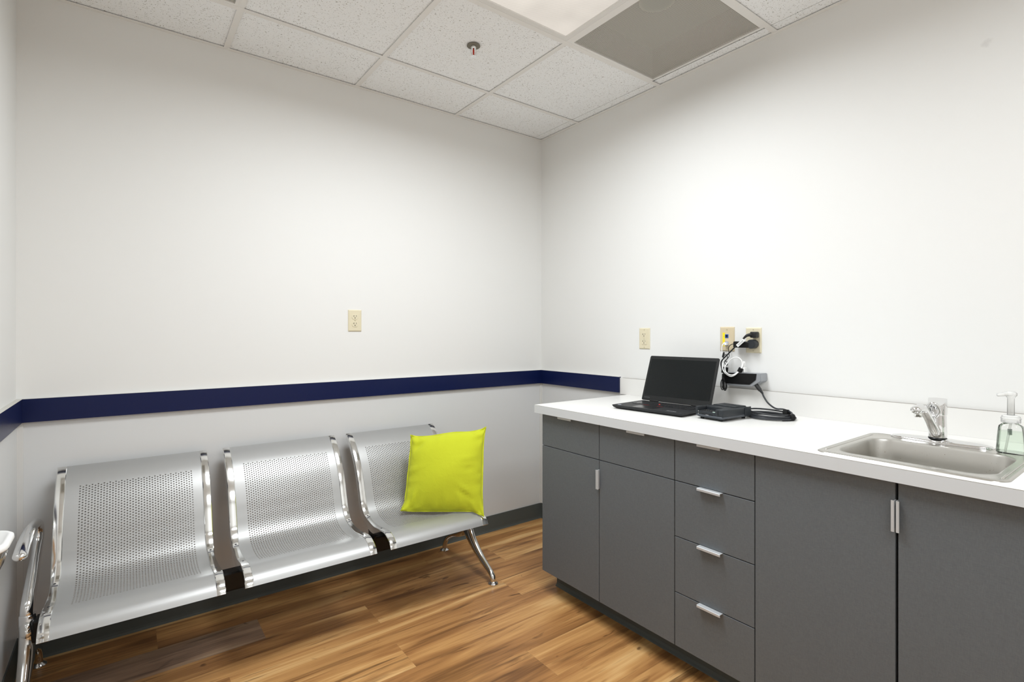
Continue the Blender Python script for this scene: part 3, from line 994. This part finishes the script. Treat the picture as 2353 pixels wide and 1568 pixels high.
# lever cap: a sloped dome with a loop handle on the front
bm = bmesh.new()
rings = []
for k in range(9):
    f = k/8; z = .088+.050*f
    r = .0238+.0005*math.sin(f*PI)
    rings.append([(fx+r*math.cos(a), fy+r*math.sin(a), ZF+z-(0.026*f*max(0.0, -math.cos(a))*.9)) for a in [2*PI*i/28 for i in range(28)]])
loft(bm, rings)
obj('lever_cap', bm, M_chrome, fa, smooth=True, world=True, angle=50)
bm = bmesh.new()
lc = Vector((fx-.018, fy+.003, ZF+.108)); lp = []
for k in range(22):
    a = 2*PI*k/22
    lp.append(lc+Vector((-.012-.006*math.cos(a), .0145*math.sin(a), .021*math.cos(a)-.004)))
sweep(bm, lp, .0052, 10, Vector((1, 0, 0)), closed=True)
obj('lever_handle', bm, M_chrome, fa, smooth=True, world=True)

# ------------------------------------------------------------------ soap dispenser
px_, py_ = -.240, -2.372
ZP = ZS+.0048
so = thing('soap_dispenser', 'clear foam soap bottle with pale green soap and white pump on the sink corner', 'soap dispenser', (px_, py_, ZP))
def brect(hx, hy, r, z): return [(px_+x*1, py_+y, ZP+z) for x, y in rrect(0, 0, hx*.92, hy*.92, r*.92, 6)]
bm = bmesh.new()
loft(bm, [brect(.026, .030, .014, 0), brect(.0285, .0325, .016, .003), brect(.0285, .0325, .016, .012), brect(.0265, .0305, .016, .045), brect(.0245, .0285, .016, .070), brect(.0240, .0270, .016, .078), brect(.0200, .0215, .018, .083), brect(.0185, .0185, .018, .085), brect(.0185, .0185, .018, .092)])
obj('bottle', bm, M_clear, so, smooth=True, world=True, angle=60)
bm = bmesh.new()
loft(bm, [brect(.0265, .0305, .014, .004), brect(.0270, .0310, .015, .012), brect(.0250, .0290, .015, .045), brect(.0237, .0275, .015, .062)])
obj('liquid_soap', bm, M_soap, so, smooth=True, world=True, angle=60)
bm = bmesh.new(); lathe(bm, [(0, .088), (.0215, .088), (.0215, .098), (.0222, .0985), (.0222, .101), (.0205, .102), (.0200, .106), (.014, .109), (0, .109)], (px_, py_, ZP), 32)
obj('collar', bm, M_frost, so, smooth=True, world=True, angle=40)
bm = bmesh.new(); lathe(bm, [(0, .108), (.0085, .108), (.0080, .158), (.0100, .161), (.0135, .166), (.0140, .172), (.010, .176), (0, .177)], (px_, py_, ZP), 24)
sweep(bm, [Vector((px_, py_, ZP+.171)).lerp(Vector((px_-.028, py_+.022, ZP+.167)), k/6) for k in range(7)], [(.0070, .0055), (.0048, .0040)], 12, Vector((0, 0, 1)))
obj('pump_head', bm, clear('white_pump', (252, 252, 251), .3, .6, 1.2), so, smooth=True, world=True)
bm = bmesh.new()
sweep(bm, [Vector((px_, py_, ZP+.088)).lerp(Vector((px_-.010, py_+.010, ZP+.006)), k/6) for k in range(7)], .0028, 8)
obj('dip_tube', bm, M_frost, so, smooth=True, world=True)
bm = bmesh.new()
for k in range(5):
    lathe(bm, [(.004, .052+k*.0035), (.0055, .0532+k*.0035), (.0055, .0540+k*.0035), (.004, .0550+k*.0035)], (px_-.002, py_+.002, ZP), 14)
obj('pump_spring', bm, M_tube, so, smooth=True, world=True)

# ------------------------------------------------------------------ wall plates
def plate_bm(w=.0715, h=.1145, d=.0055):
    """plate in local coords: lies in local XZ, faces -Y, back on y=0"""
    bm = bmesh.new()
    loft(bm, [[(x, 0, z) for x, z in rrect(0, 0, w/2, h/2, .002, 3)], [(x, -d*.45, z) for x, z in rrect(0, 0, w/2, h/2, .002, 3)], [(x, -d, z) for x, z in rrect(0, 0, w/2-.0042, h/2-.0042, .0015, 3)]])
    return bm
def disc(bm, x, z, r, y0, y1, n=14):
    lathe(bm, [(0, y0), (r, y0), (r, y1), (0, y1)], (x, 0, z), n, axis=1)
def slots(bm, z0, y):
    box(bm, -.0075, -.0055, y-.0003, y+.002, z0+.0008, z0+.0088)     # T shaped neutral
    box(bm, -.0108, -.0075, y-.0003, y+.002, z0+.0038, z0+.0056)
    box(bm, .0053, .0072, y-.0003, y+.002, z0+.0010, z0+.0085)
    lathe(bm, [(0, y-.0003), (.0027, y-.0003), (.0027, y+.002), (0, y+.002)], (-.0006, 0, z0-.0055), 12, axis=1)
def outlet_round(label, loc):
    t = thing('wall_outlet', label, 'outlet', loc)
    obj('cover_plate', plate_bm(), M_ivory, t)
    for s in (1, -1):
        z = s*.0195
        bm = bmesh.new()
        out = []
        for k in range(36):
            a = 2*PI*k/36
            x, zz = .0172*math.cos(a), .0172*math.sin(a)
            out.append((x, max(-.0143, min(.0143, zz))+z))
        loft(bm, [[(x, -.004, q) for x, q in out], [(x, -.0068, q) for x, q in out], [(x*.94, -.0073, (q-z)*.94+z) for x, q in out]])
        r = obj('receptacle', bm, M_ivory, t)
        bm = bmesh.new(); slots(bm, z, -.0073)
        obj('slots', bm, M_slot, r)
    bm = bmesh.new(); disc(bm, 0, 0, .0032, -.0063, -.004); obj('screw', bm, M_screw, t)
    return t
outlet_round('ivory duplex wall outlet alone on the back wall above the blue rail', (-1.2975, 0, 1.324))
def outlet_decora(label, y, z):
    t = thing('wall_outlet', label, 'outlet', (0, y, z), -PI/2)
    # local +X runs toward the viewer's right on this wall once turned, local -Y faces the room
    obj('cover_plate', plate_bm(), M_ivory, t)
    bm = bmesh.new()
    loft(bm, [[(x, -.003, q) for x, q in rrect(0, 0, .0168, .0335, .0015, 3)], [(x, -.0068, q) for x, q in rrect(0, 0, .0168, .0335, .0015, 3)], [(x, -.0074, q) for x, q in rrect(0, 0, .0158, .0325, .0012, 3)]])
    r = obj('receptacle', bm, M_ivory, t)
    for s in (1, -1):
        bm = bmesh.new(); slots(bm, s*.019, -.0074); obj('slots', bm, M_slot, r)
        bm = bmesh.new(); disc(bm, 0, s*.0475, .0028, -.0063, -.004); obj('screw', bm, M_screw, t)
    return t, r
t, r = outlet_decora('ivory wall outlet with rectangular insert left of the laptop', -.8765, 1.228)
bm = bmesh.new(); box(bm, -.006, .006, -.0082, -.007, .0015, .0075, bevel=.0005); box(bm, -.006, .006, -.0082, -.007, -.0075, -.0015, bevel=.0005)
obj('test_buttons', bm, mat('ivory_buttons', (206, 198, 172), .4), r)
outlet_decora('ivory wall outlet holding a black plug and a black power adapter', -1.488, 1.2255)
t = thing('data_plate', 'tan data wall plate with yellow label strip and blue jack', 'wall plate', (0, -1.3605, 1.230), -PI/2)
obj('cover_plate', plate_bm(), M_almond, t)
obj('label_strip', nbox(-.0215, -.0098, -.0060, -.0050, -.034, .030), M_yellow, t)['label'] = 'yellow label strip'
bm = bmesh.new()
box(bm, -.0170, -.0140, -.0063, -.0058, .012, .013)
obj('label_print', bm, M_ink, t)
for z in (.0135, -.022):
    bm = bmesh.new()
    for a in ((-.0085, .0075, z+.006, z+.0085), (-.0085, .0075, z-.0085, z-.006), (-.0085, -.006, z-.006, z+.006), (.005, .0075, z-.006, z+.006)): box(bm, a[0], a[1], -.0075, -.004, a[2], a[3])
    j = obj('jack', bm, M_blue, t); j['label'] = 'blue network jack'
    obj('jack_opening', nbox(-.006, .005, -.0060, -.0053, z-.006, z+.006), M_dark, j)
for s in (1, -1):
    bm = bmesh.new(); disc(bm, 0, s*.044, .0032, -.0065, -.004); obj('screw', bm, M_screw, t)

# ------------------------------------------------------------------ charging box on the wall
hub = thing('wall_mounted_box', 'black and silver electronics box fixed on the wall above the backsplash', 'electronics box', (-.03, -1.455, 1.022))
def face(e=0.0): return [(-1.372-e, 1.0745+e), (-1.538-e, 1.0785+e), (-1.5415-e, 1.0500), (-1.505-e*.6, 1.0225-e), (-1.372-e, 1.0205-e)]
bm = bmesh.new()
yz = [(-1.384, 1.0768), (-1.548, 1.0805), (-1.550, 1.0480), (-1.507, 1.0200), (-1.384, 1.0180)]
prism(bm, yz, -.0575, 0.0, 0)
bmesh.ops.bevel(bm, geom=list(bm.edges), offset=.0018, segments=2, affect='EDGES')
obj('body', bm, M_silver, hub, world=True)['label'] = 'silver plastic body'
bm = bmesh.new()
prism(bm, [(-1.384, 1.0757), (-1.5305, 1.0785), (-1.527, 1.0515), (-1.4995, 1.0285), (-1.384, 1.0265)], -.0605, -.0570, 0)
fp = obj('front_grille', bm, M_blackgloss, hub, world=True)
bm = bmesh.new(); rr_ = random.Random(5)
for i in range(13):
    for j in range(6):
        if rr_.random() < .3: continue
        y = -1.412-i*.0065; z = 1.036+j*.0062
        box(bm, -.0609, -.0604, y-.0008, y+.0008, z-.0008, z+.0008)
obj('grille_holes', bm, M_dark, fp, world=True)

# ------------------------------------------------------------------ cords around the outlets
def strap_bm(c, d, r, w):
    """a wrapped band: short fat ring round direction d"""
    bm = bmesh.new(); d = Vector(d).normalized()
    sweep(bm, [Vector(c)+d*(w*(k/4-.5)) for k in range(5)], r, 16, Vector((1, 0, 0)), round_caps=False)
    return bm
BC = [(-.0455, -1.4890, 1.2500), (-.046, -1.4764, 1.2458), (-.049, -1.4649, 1.2321), (-.058, -1.4574, 1.2163), (-.058, -1.4284, 1.1921), (-.05, -1.3967, 1.1653), (-.05, -1.3686, 1.1381), (-.05, -1.3575, 1.1192), (-.048, -1.360, 1.0948), (-.048, -1.370, 1.0711), (-.050, -1.371, 1.055)]
t = thing('charger_cable', 'black power cord with a white tag plugged in the upper socket beside the laptop', 'cord', (-.03, -1.43, 1.06))
obj('cord', tube(BC, .0031, 60, 8), M_black, t, smooth=True, world=True)
bm = bmesh.new(); box(bm, -.036, -.0076, -1.5165, -1.4875, 1.2370, 1.2640, bevel=.004)
sweep(bm, catmull([(-.026, -1.495, 1.2500), (-.036, -1.489, 1.2500), (-.0455, -1.479, 1.2465), (-.049, -1.4660, 1.2335)], 14), [.0085, .0075, .0055, .0042], 10)
obj('plug', bm, M_black, t, smooth=True, world=True, angle=40)
bm = bmesh.new()
tg = [Vector(p) for p in ((-.0600, -1.4490, 1.2285), (-.0600, -1.4740, 1.2185), (-.0600, -1.4440, 1.1905), (-.0600, -1.4300, 1.2025))]
tg = [Vector((-.0620, -1.4700, 1.2330)), Vector((-.0620, -1.4795, 1.2230)), Vector((-.0620, -1.4470, 1.1945)), Vector((-.0620, -1.4375, 1.2045))]
vs = [bm.verts.new(p) for p in tg]; vs2 = [bm.verts.new(p+Vector((.0012, 0, 0))) for p in tg]
bm.faces.new(vs); bm.faces.new(vs2[::-1])
for k in range(4): bm.faces.new((vs[k], vs[(k+1) % 4], vs2[(k+1) % 4], vs2[k]))
tgo = obj('tag', bm, M_tagw, t, world=True); tgo['label'] = 'white paper tag'
bm = bmesh.new()
ux = (tg[3]-tg[0]); uw = (tg[1]-tg[0])
rr_ = random.Random(9)
for row in (.3, .5, .7):
    a = .12
    while a < .82:
        w = rr_.uniform(.03, .07)
        p0 = tg[0]+ux*0+uw*row; 
        d1 = (tg[2]-tg[1])
        q = tg[0]+uw*row+d1*a
        w1 = d1*w; h1 = uw*.10
        qs = [q, q+w1, q+w1+h1, q+h1]
        bm.faces.new([bm.verts.new(k+Vector((-.0003, 0, 0))) for k in qs])
        a += w+.025
obj('tag_print', bm, M_ink, tgo, world=True)
obj('cable_strap', strap_bm((-.044, -1.3725, 1.0860), (0, -.1, 1), .0145, .026), M_strap, t, smooth=True, world=True, angle=50)
obj('cable_strap', strap_bm((-.047, -1.3730, 1.0570), (0, -.05, 1), .0115, .022), M_strap, t, smooth=True, world=True, angle=50)
for k, (dx, sc) in enumerate(((-.004, 1.0), (.004, .85), (0, .65))):
    l1 = [(-.050+dx, -1.3695, 1.052), (-.050+dx, -1.3700+.0105*sc, 1.030), (-.050+dx, -1.3700+.0115*sc, 1.010), (-.050+dx, -1.3705+.006*sc, .994+.004*k), (-.050+dx, -1.3715, 1.000), (-.050+dx, -1.3712, 1.020), (-.050+dx, -1.3710, 1.053)]
    l2 = [(-.054+dx, -1.3725, 1.052), (-.054+dx, -1.3735-.0125*sc, 1.029), (-.054+dx, -1.3735-.0150*sc, 1.009), (-.054+dx, -1.3735-.010*sc, .9925+.004*k), (-.054+dx, -1.3735, 1.000), (-.054+dx, -1.3725, 1.020), (-.054+dx, -1.3720, 1.053)]
    obj('cord_loop', tube(l1, .0021, 30, 7), M_black, t, smooth=True, world=True)
    obj('cord_loop', tube(l2, .0021, 30, 7), M_black, t, smooth=True, world=True)
t = thing('power_adapter', 'black power adapter with a round end plugged in the lower socket', 'adapter', (-.03, -1.47, 1.19))
bm = bmesh.new(); box(bm, -.044, -.0180, -1.4890, -1.4120, 1.1912, 1.2200, bevel=.005, seg=3)
obj('case', bm, M_blackgloss, t, smooth=True, world=True, angle=40)
bm = bmesh.new(); lathe(bm, [(0, -.0076), (.0200, -.0076), (.0205, -.012), (.0205, -.040), (.0185, -.043), (0, -.043)], (0, -1.4945, 1.2085), 36, axis=0)
obj('round_end', bm, M_device, t, smooth=True, world=True, angle=40)
TH = [(-.030, -1.4125, 1.2060), (-.026, -1.402, 1.2072), (-.022, -1.3878, 1.2020), (-.02, -1.377, 1.1883), (-.025, -1.3821, 1.1642), (-.03, -1.3850, 1.1482), (-.035, -1.3728, 1.1317), (-.036, -1.366, 1.122), (-.036, -1.3720, 1.1080), (-.040, -1.3743, 1.0990)]
obj('cord', tube(TH, .0017, 50, 8), M_black, t, smooth=True, world=True)
CU = [(-.040, -1.366, 1.152), (-.038, -1.374, 1.158), (-.036, -1.3815, 1.150), (-.036, -1.3785, 1.136), (-.038, -1.370, 1.129)]
obj('cord_loop', tube(CU, .0017, 24, 7), M_black, t, smooth=True, world=True)
CU = [(-.038, -1.3700, 1.128), (-.036, -1.3815, 1.121), (-.036, -1.3805, 1.1095), (-.038, -1.3714, 1.1034)]
obj('cord_loop', tube(CU, .0017, 24, 7), M_black, t, smooth=True, world=True)
bm = bmesh.new(); sweep(bm, [Vector((-.055, -1.3700, 1.1480)).lerp(Vector((-.055, -1.3740, 1.1660)), k/3) for k in range(4)], .0045, 10)
obj('strain_relief', bm, M_black, t, smooth=True, world=True)

WH = [(-.0130, -1.3640, 1.2083), (-.025, -1.3581, 1.2084), (-.03, -1.3523, 1.2002), (-.03, -1.349, 1.1817), (-.03, -1.3523, 1.1573), (-.035, -1.3619, 1.1312), (-.055, -1.367, 1.1072), (-.066, -1.3802, 1.0823), (-.0665, -1.4004, 1.0657), (-.0670, -1.4194, 1.061), (-.0665, -1.4403, 1.0723), (-.05, -1.4513, 1.0922), (-.045, -1.4567, 1.112), (-.045, -1.4547, 1.1335), (-.04, -1.4332, 1.1463), (-.04, -1.4079, 1.1414), (-.04, -1.3887, 1.1245), (-.055, -1.3808, 1.1021), (-.069, -1.3918, 1.0792), (-.069, -1.4112, 1.0676), (-.068, -1.4322, 1.07), (-.055, -1.4479, 1.0863), (-.045, -1.4588, 1.1081), (-.04, -1.4635, 1.1310), (-.037, -1.4655, 1.1200), (-.035, -1.4615, 1.1020)]
t = thing('network_cable', 'white network cable looped in a ring above the electronics box', 'cable', (-.04, -1.41, 1.06))
obj('cord', tube(WH, .0027, 130, 8), M_whitecord, t, smooth=True, world=True)
bm = bmesh.new(); box(bm, -.026, -.0061, -1.3695, -1.3540, 1.2005, 1.2145, bevel=.002)
obj('plug', bm, M_white, t, world=True)
bm = bmesh.new(); box(bm, -.044, -.026, -1.4695, -1.4535, 1.0800, 1.1020, bevel=.002)
obj('plug', bm, M_white, t, world=True)
bm = strap_bm((-.050, -1.4515, 1.0905), (0, -.55, 1), .0105, .019)
obj('cable_strap', bm, M_strap, t, smooth=True, world=True, angle=50)

# charcoal display cable with its coil on the counter
t = thing('display_cable', 'charcoal cable hanging from the electronics box and coiled on the counter', 'cable', (-.12, -1.62, .909))
pl0, pl1 = Vector((-.047, -1.5200, 1.0330)), Vector((-.052, -1.5440, 1.0075))
bm = bmesh.new(); sweep(bm, [pl0.lerp(pl1, k/6) for k in range(7)], [(.0080, .0095), (.0085, .0100), (.0080, .0095)], 4, Vector((1, .6, .6)), round_caps=False)
bmesh.ops.bevel(bm, geom=list(bm.edges), offset=.001, segments=1, affect='EDGES')
sweep(bm, [pl1.lerp(pl1+(pl1-pl0)*.45, k/4) for k in range(5)], [.0065, .0045], 10)
obj('plug', bm, M_black, t, smooth=True, world=True, angle=30)
cc_ = Vector((-.156, -1.641, 0)); pts = [pl1+(pl1-pl0)*.35, Vector((-.058, -1.565, .978)), Vector((-.068, -1.588, .956)), Vector((-.088, -1.628, .941))]
e1 = Vector((.45, -.893, 0)).normalized()    # long direction of the coil across the view
e2 = Vector((-.893, -.45, 0)).normalized()   # towards the counter front
radii = [(.076, .070, .9420, .020), (.086, .080, .9290, .008), (.082, .072, .9215, .003), (.091, .084, .9170, .0), (.086, .078, .9132, .0), (.086, .078, .9132, .0)]
NT = 4.35
for k in range(int(NT*16)+1):
    a = math.radians(-52)+2*PI*k/16
    turn = k/16; i = int(turn); f = turn-i
    ra, rb, zz, tl = [radii[i][q]*(1-f)+radii[i+1][q]*f for q in range(4)]
    # the upper turns lift on the side away from the straps
    pts.append(cc_+e1*ra*math.cos(a)+e2*rb*math.sin(a)+Vector((0, 0, zz-tl*.4*math.cos(a)-tl*.25*math.sin(a))))
obj('cord', tube(pts, .0036, 280, 9, (0, 0, 1)), M_charcoal, t, smooth=True, world=True)
q = cc_+e1*.072+e2*.038
obj('cable_strap', strap_bm((q.x, q.y, .922), e2*.8+e1*(-.75), .0135, .020), M_strap, t, smooth=True, world=True, angle=50)
q = cc_+e1*.058-e2*.040
obj('cable_strap', strap_bm((q.x, q.y, .931), e2*.55+e1*.8, .0120, .018), M_strap, t, smooth=True, world=True, angle=50)

# ------------------------------------------------------------------ lettering helper
def letters(body, size, depth=.0002):
    cu = bpy.data.curves.new('lettering', 'FONT'); cu.body = body; cu.size = size; cu.extrude = depth
    cu.align_x = 'LEFT'
    o = bpy.data.objects.new('lettering', cu); COL.objects.link(o)
    dg = bpy.context.evaluated_depsgraph_get(); dg.update()
    me = bpy.data.meshes.new_from_object(o.evaluated_get(dg))
    bm = bmesh.new(); bm.from_mesh(me)
    bpy.data.objects.remove(o); bpy.data.curves.remove(cu); bpy.data.meshes.remove(me)
    return bm

# ------------------------------------------------------------------ laptop
ZCT = .909
LW, LD = .362, .243
lap = thing('laptop', 'open black laptop with a dark blank screen on the white counter', 'laptop', (-.469, -1.060, ZCT+.0015), math.radians(-90+3.85))
# local x: along the front edge to the right, local y: away from the sitter, origin = front left corner
bm = bmesh.new()
def lapring(ins, z): return [(x, y, z) for x, y in rrect(LW/2, LD/2, LW/2-ins, LD/2-ins, .006, 4)]
loft(bm, [lapring(.014, 0), lapring(.004, .006), lapring(.0004, .0125), lapring(0, .0150), lapring(.0012, .0162)])
base = obj('base', bm, M_laptop, lap, smooth=True, angle=25)
for (x, y) in ((.03, .03), (.332, .03), (.03, .21), (.332, .21)):
    bm = bmesh.new(); lathe(bm, [(0, -.0015), (.006, -.0015), (.006, .001), (0, .001)], (x, y, 0), 12); obj('rubber_foot', bm, M_rubber, base)
def keys_bm():
    bm = bmesh.new()
    rows = [(.2085, .0105, [.0155]*16), (.1925, .0150, [.0185]*13+[.036]), (.1735, .0150, [.027]+[.0185]*12+[.0275]), (.1545, .0150, [.033]+[.0185]*11+[.040]), (.1355, .0150, [.043]+[.0185]*10+[.048]), (.1165, .0150, [.0185, .024, .0185, .022, .098, .022, .022, .0185, .030, .0005])]
    for y, h, ws in rows:
        tot = sum(ws); x = .030; kk = .247/tot if tot > 0 else 1
        for w in ws:
            w2 = w*kk
            if w2 > .003: box(bm, x+.0011, x+w2-.0011, y, y+h, .0160, .0182, bevel=.0006, seg=1)
            x += w2
        # number pad
        if h > .012:
            x = .283
            for c in range(3 if y < .19 else 4):
                box(bm, x+.0011, x+.0160, y, y+h, .0160, .0182, bevel=.0006, seg=1); x += .0171
    return bm
obj('keyboard', keys_bm(), M_key, base)
obj('touchpad', nbox(.098, .212, .018, .086, .0160, .0164), M_key, base)
bm = bmesh.new(); box(bm, .100, .133, .0885, .1035, .0160, .0172, bevel=.0006, seg=1); box(bm, .135, .172, .0885, .1035, .0160, .0172, bevel=.0006, seg=1); box(bm, .174, .210, .0885, .1035, .0160, .0172, bevel=.0006, seg=1)
bt = obj('pointer_buttons', bm, M_key, base)
for x in (.102, .174):
    bm = bmesh.new(); box(bm, x, x+.032, .1015, .1035, .0170, .01755); obj('red_stripe', bm, M_redstripe, bt)['label'] = 'thin red stripe on a pointer button'
bm = bmesh.new(); lathe(bm, [(0, .0160), (.0035, .0160), (.0040, .0190), (.0028, .0200), (0, .0202)], (.1555, .1525, 0), 14)
obj('pointing_stick', bm, M_red, base, smooth=True)['label'] = 'red rubber pointing stick'
bm = bmesh.new(); lathe(bm, [(0, .0161), (.0085, .0161), (.0085, .0165), (0, .0165)], (.026, .026, 0), 20)
obj('round_sticker', bm, mat('pale_sticker', (160, 166, 178), .4), base)['label'] = 'small pale round sticker on the palm rest'
bm = letters('ThinkPad', .0125); bm.transform(Matrix.Translation((.272, .022, .0163)))
obj('lettering', bm, M_letter, base)
for x in (.05, .27):
    bm = bmesh.new(); sweep(bm, [Vector((x+k*.01, LD-.006, .0185)) for k in range(5)], .0052, 12, Vector((0, 0, 1)))
    obj('hinge', bm, M_black, lap, smooth=True)
# lid
tilt = math.radians(20.5)
LH = .228
def lidmat(): return Matrix.Translation((0, LD-.006, .0185)) @ Matrix.Rotation(-tilt, 4, 'X')
bm = bmesh.new()
loft(bm, [[(x, .0035, z) for x, z in rrect(LW/2, LH/2, LW/2-.002, LH/2-.002, .006, 4)], [(x, .001, z) for x, z in rrect(LW/2, LH/2, LW/2, LH/2, .007, 4)], [(x, -.0035, z) for x, z in rrect(LW/2, LH/2, LW/2, LH/2, .007, 4)], [(x, -.0042, z) for x, z in rrect(LW/2, LH/2, LW/2-.001, LH/2-.001, .006, 4)]])
bm.transform(lidmat()); lid = obj('lid', bm, M_bezel, lap)
bm = bmesh.new(); box(bm, .011, LW-.011, -.0047, -.0040, .026, LH-.016)
bm.transform(lidmat()); obj('screen', bm, M_screen, lid)
bm = letters('Lenovo', .0105); bm.transform(lidmat() @ Matrix.Translation((.013, -.0044, .012)) @ Matrix.Rotation(PI/2, 4, 'X'))
obj('lettering', bm, M_letterdim, lid)
bm = bmesh.new(); lathe(bm, [(0, -.0044), (.0016, -.0044), (.0016, -.004), (0, -.004)], (LW/2, 0, LH-.008), 10, axis=1)
bm.transform(lidmat()); obj('camera_lens', bm, M_letterdim, lid)
lapcord = [(-.205, -1.045, .9165), (-.190, -1.030, .9160), (-.178, -1.012, .9150), (-.190, -.995, .9130), (-.215, -.990, .9122), (-.242, -1.006, .9120), (-.262, -1.030, .9120), (-.272, -1.043, .9125)]
t = thing('thin_cable', 'thin black cord curving out beside the left edge of the laptop', 'cord', (-.2, -1.01, ZCT))
obj('cord', tube(lapcord, .0022, 40, 8, (0, 0, 1)), M_black, t, smooth=True, world=True)

# ------------------------------------------------------------------ small device beside the laptop
dv = thing('electronic_device', 'small black electronic device with a recessed keypad on the counter in front of the laptop', 'device', (-.402, -1.452, ZCT), math.radians(-90-4.6))
# local x: along its front to the right (.135), local y: away from viewer (.205)
DW, DD = .130, .186
bm = bmesh.new()
def dring(ins, z): return [(x, y, z) for x, y in rrect(DW/2, DD/2, DW/2-ins, DD/2-ins, .010, 5)]
loft(bm, [dring(.010, .007), dring(.002, .012), dring(0, .016), dring(.002, .019)])
tray = obj('bottom_tray', bm, M_devlow, dv, smooth=True, angle=30)
for x, y in ((.022, .02), (.108, .02), (.022, .166), (.108, .166)):
    bm = bmesh.new(); lathe(bm, [(0, 0), (.0065, 0), (.0075, .002), (.0075, .009), (0, .009)], (x, y, 0), 16); obj('foot', bm, M_rubber, dv, smooth=True, angle=40)
bm = bmesh.new()
# body: open recess at the front between a left post and the right block
box(bm, .001, .013, .002, .080, .018, .049, bevel=.002)
box(bm, .013, .098, .004, .070, .018, .033, bevel=.0015)
box(bm, .094, DW-.001, .002, .183, .018, .047, bevel=.004, seg=3)
box(bm, .001, .096, .058, .183, .018, .047, bevel=.002)
box(bm, .010, .112, .105, .180, .046, .0505, bevel=.002)
body = obj('body', bm, M_device, dv, smooth=True, angle=30)
obj('lid_groove', nbox(.012, .110, .140, .143, .0502, .0508), M_dark, dv)
bm = bmesh.new()
for i in range(7):
    for j in range(3):
        box(bm, .022+i*.0105, .0300+i*.0105, .014+j*.015, .025+j*.015, .0328, .0352, bevel=.0008, seg=1)
obj('keypad', bm, M_key, dv)
obj('card_slot', nbox(.032, .082, .0034, .0045, .0205, .0230), M_dark, dv)
obj('side_slot', nbox(.106, .109, .0016, .0030, .024, .042), M_dark, dv)
obj('status_light', nbox(.082, .093, .0036, .0080, .0328, .0352), mat('pale_green', (176, 196, 186), .4), dv)['label'] = 'pale green indicator strip'
bm = bmesh.new(); box(bm, .1285, .1318, .145, .184, .0120, .0495, bevel=.0015); obj('side_latch', bm, M_device, dv)
for (x, y, z) in ((.015, .0035, .0310), (.015, .0035, .0215), (.016, .058, .0445)):
    bm = bmesh.new(); lathe(bm, [(0, -.0012), (.0018, -.0008), (.0018, .001), (0, .001)], (x, y, z), 10, axis=1); obj('screw', bm, M_chrome2, dv)
bm = bmesh.new()
for k in range(4): box(bm, .050+k*.0035, .0525+k*.0035, .0028, .0036, .0185, .0200)
obj('print', bm, M_tagw, dv)

# ------------------------------------------------------------------ container on the left wall
cn = thing('wall_container', 'clear plastic container with a white lid on the left wall at the picture edge', 'container', (-2.55, -1.10, .715))
cx0, cy0 = -2.541, -1.054
bm = bmesh.new()
def cr(hx, hy, r, z): return [(cx0+x, cy0+y, z) for x, y in rrect(0, 0, hx, hy, r, 10)]
loft(bm, [cr(.034, .056, .030, .722), cr(.041, .063, .036, .726), cr(.052, .076, .044, .768), cr(.055, .079, .046, .776)])
obj('bin', bm, M_clearbin, cn, smooth=True, world=True, angle=50)
bm = bmesh.new()
loft(bm, [cr(.0555, .0795, .046, .774), cr(.0575, .0815, .048, .777), cr(.0565, .0805, .047, .785), cr(.052, .076, .044, .7885), cr(.046, .070, .040, .7885), cr(.043, .067, .038, .784)])
obj('lid', bm, M_white, cn, smooth=True, world=True, angle=60)['label'] = 'white lid'
bm = bmesh.new()
loft(bm, [cr(.0425, .0645, .036, .735), cr(.0485, .0715, .041, .757)], False, False)
for f in list(bm.faces):
    c = f.calc_center_median()
    if c.y > cy0+.002 or c.x < cx0: bm.faces.remove(f)
o = obj('yellow_sticker', bm, M_yellow, cn, world=True)
md = o.modifiers.new('t', 'SOLIDIFY'); md.thickness = .0006
bm = bmesh.new(); box(bm, XL+.003, cx0-.030, cy0-.03, cy0+.03, .728, .765, bevel=.003)
obj('wall_bracket', bm, M_grid, cn, world=True)

# ------------------------------------------------------------------ world, camera, view
w = bpy.data.worlds.new('world'); SC.world = w; w.use_nodes = True
w.node_tree.nodes['Background'].inputs[0].default_value = (.02, .02, .02, 1)
cam = bpy.data.cameras.new('camera'); co = bpy.data.objects.new('camera', cam); COL.objects.link(co)
co.location = (-2.2764, -2.6947, 1.2594)
co.rotation_euler = (PI/2, 0, math.radians(53.0654-90))
cam.sensor_width = 36; cam.sensor_fit = 'HORIZONTAL'
cam.lens = 36*1184.586/2353
cam.shift_y = -(784-765.06)/2353
cam.clip_start = .02
SC.camera = co
vs = SC.view_settings
vs.view_transform = 'Standard'; vs.look = 'None'; vs.exposure = 0.42; vs.gamma = 1.0; vs.use_curve_mapping = False
SC.cycles.max_bounces = 14; SC.cycles.diffuse_bounces = 8; SC.cycles.glossy_bounces = 6; SC.cycles.transparent_max_bounces = 24
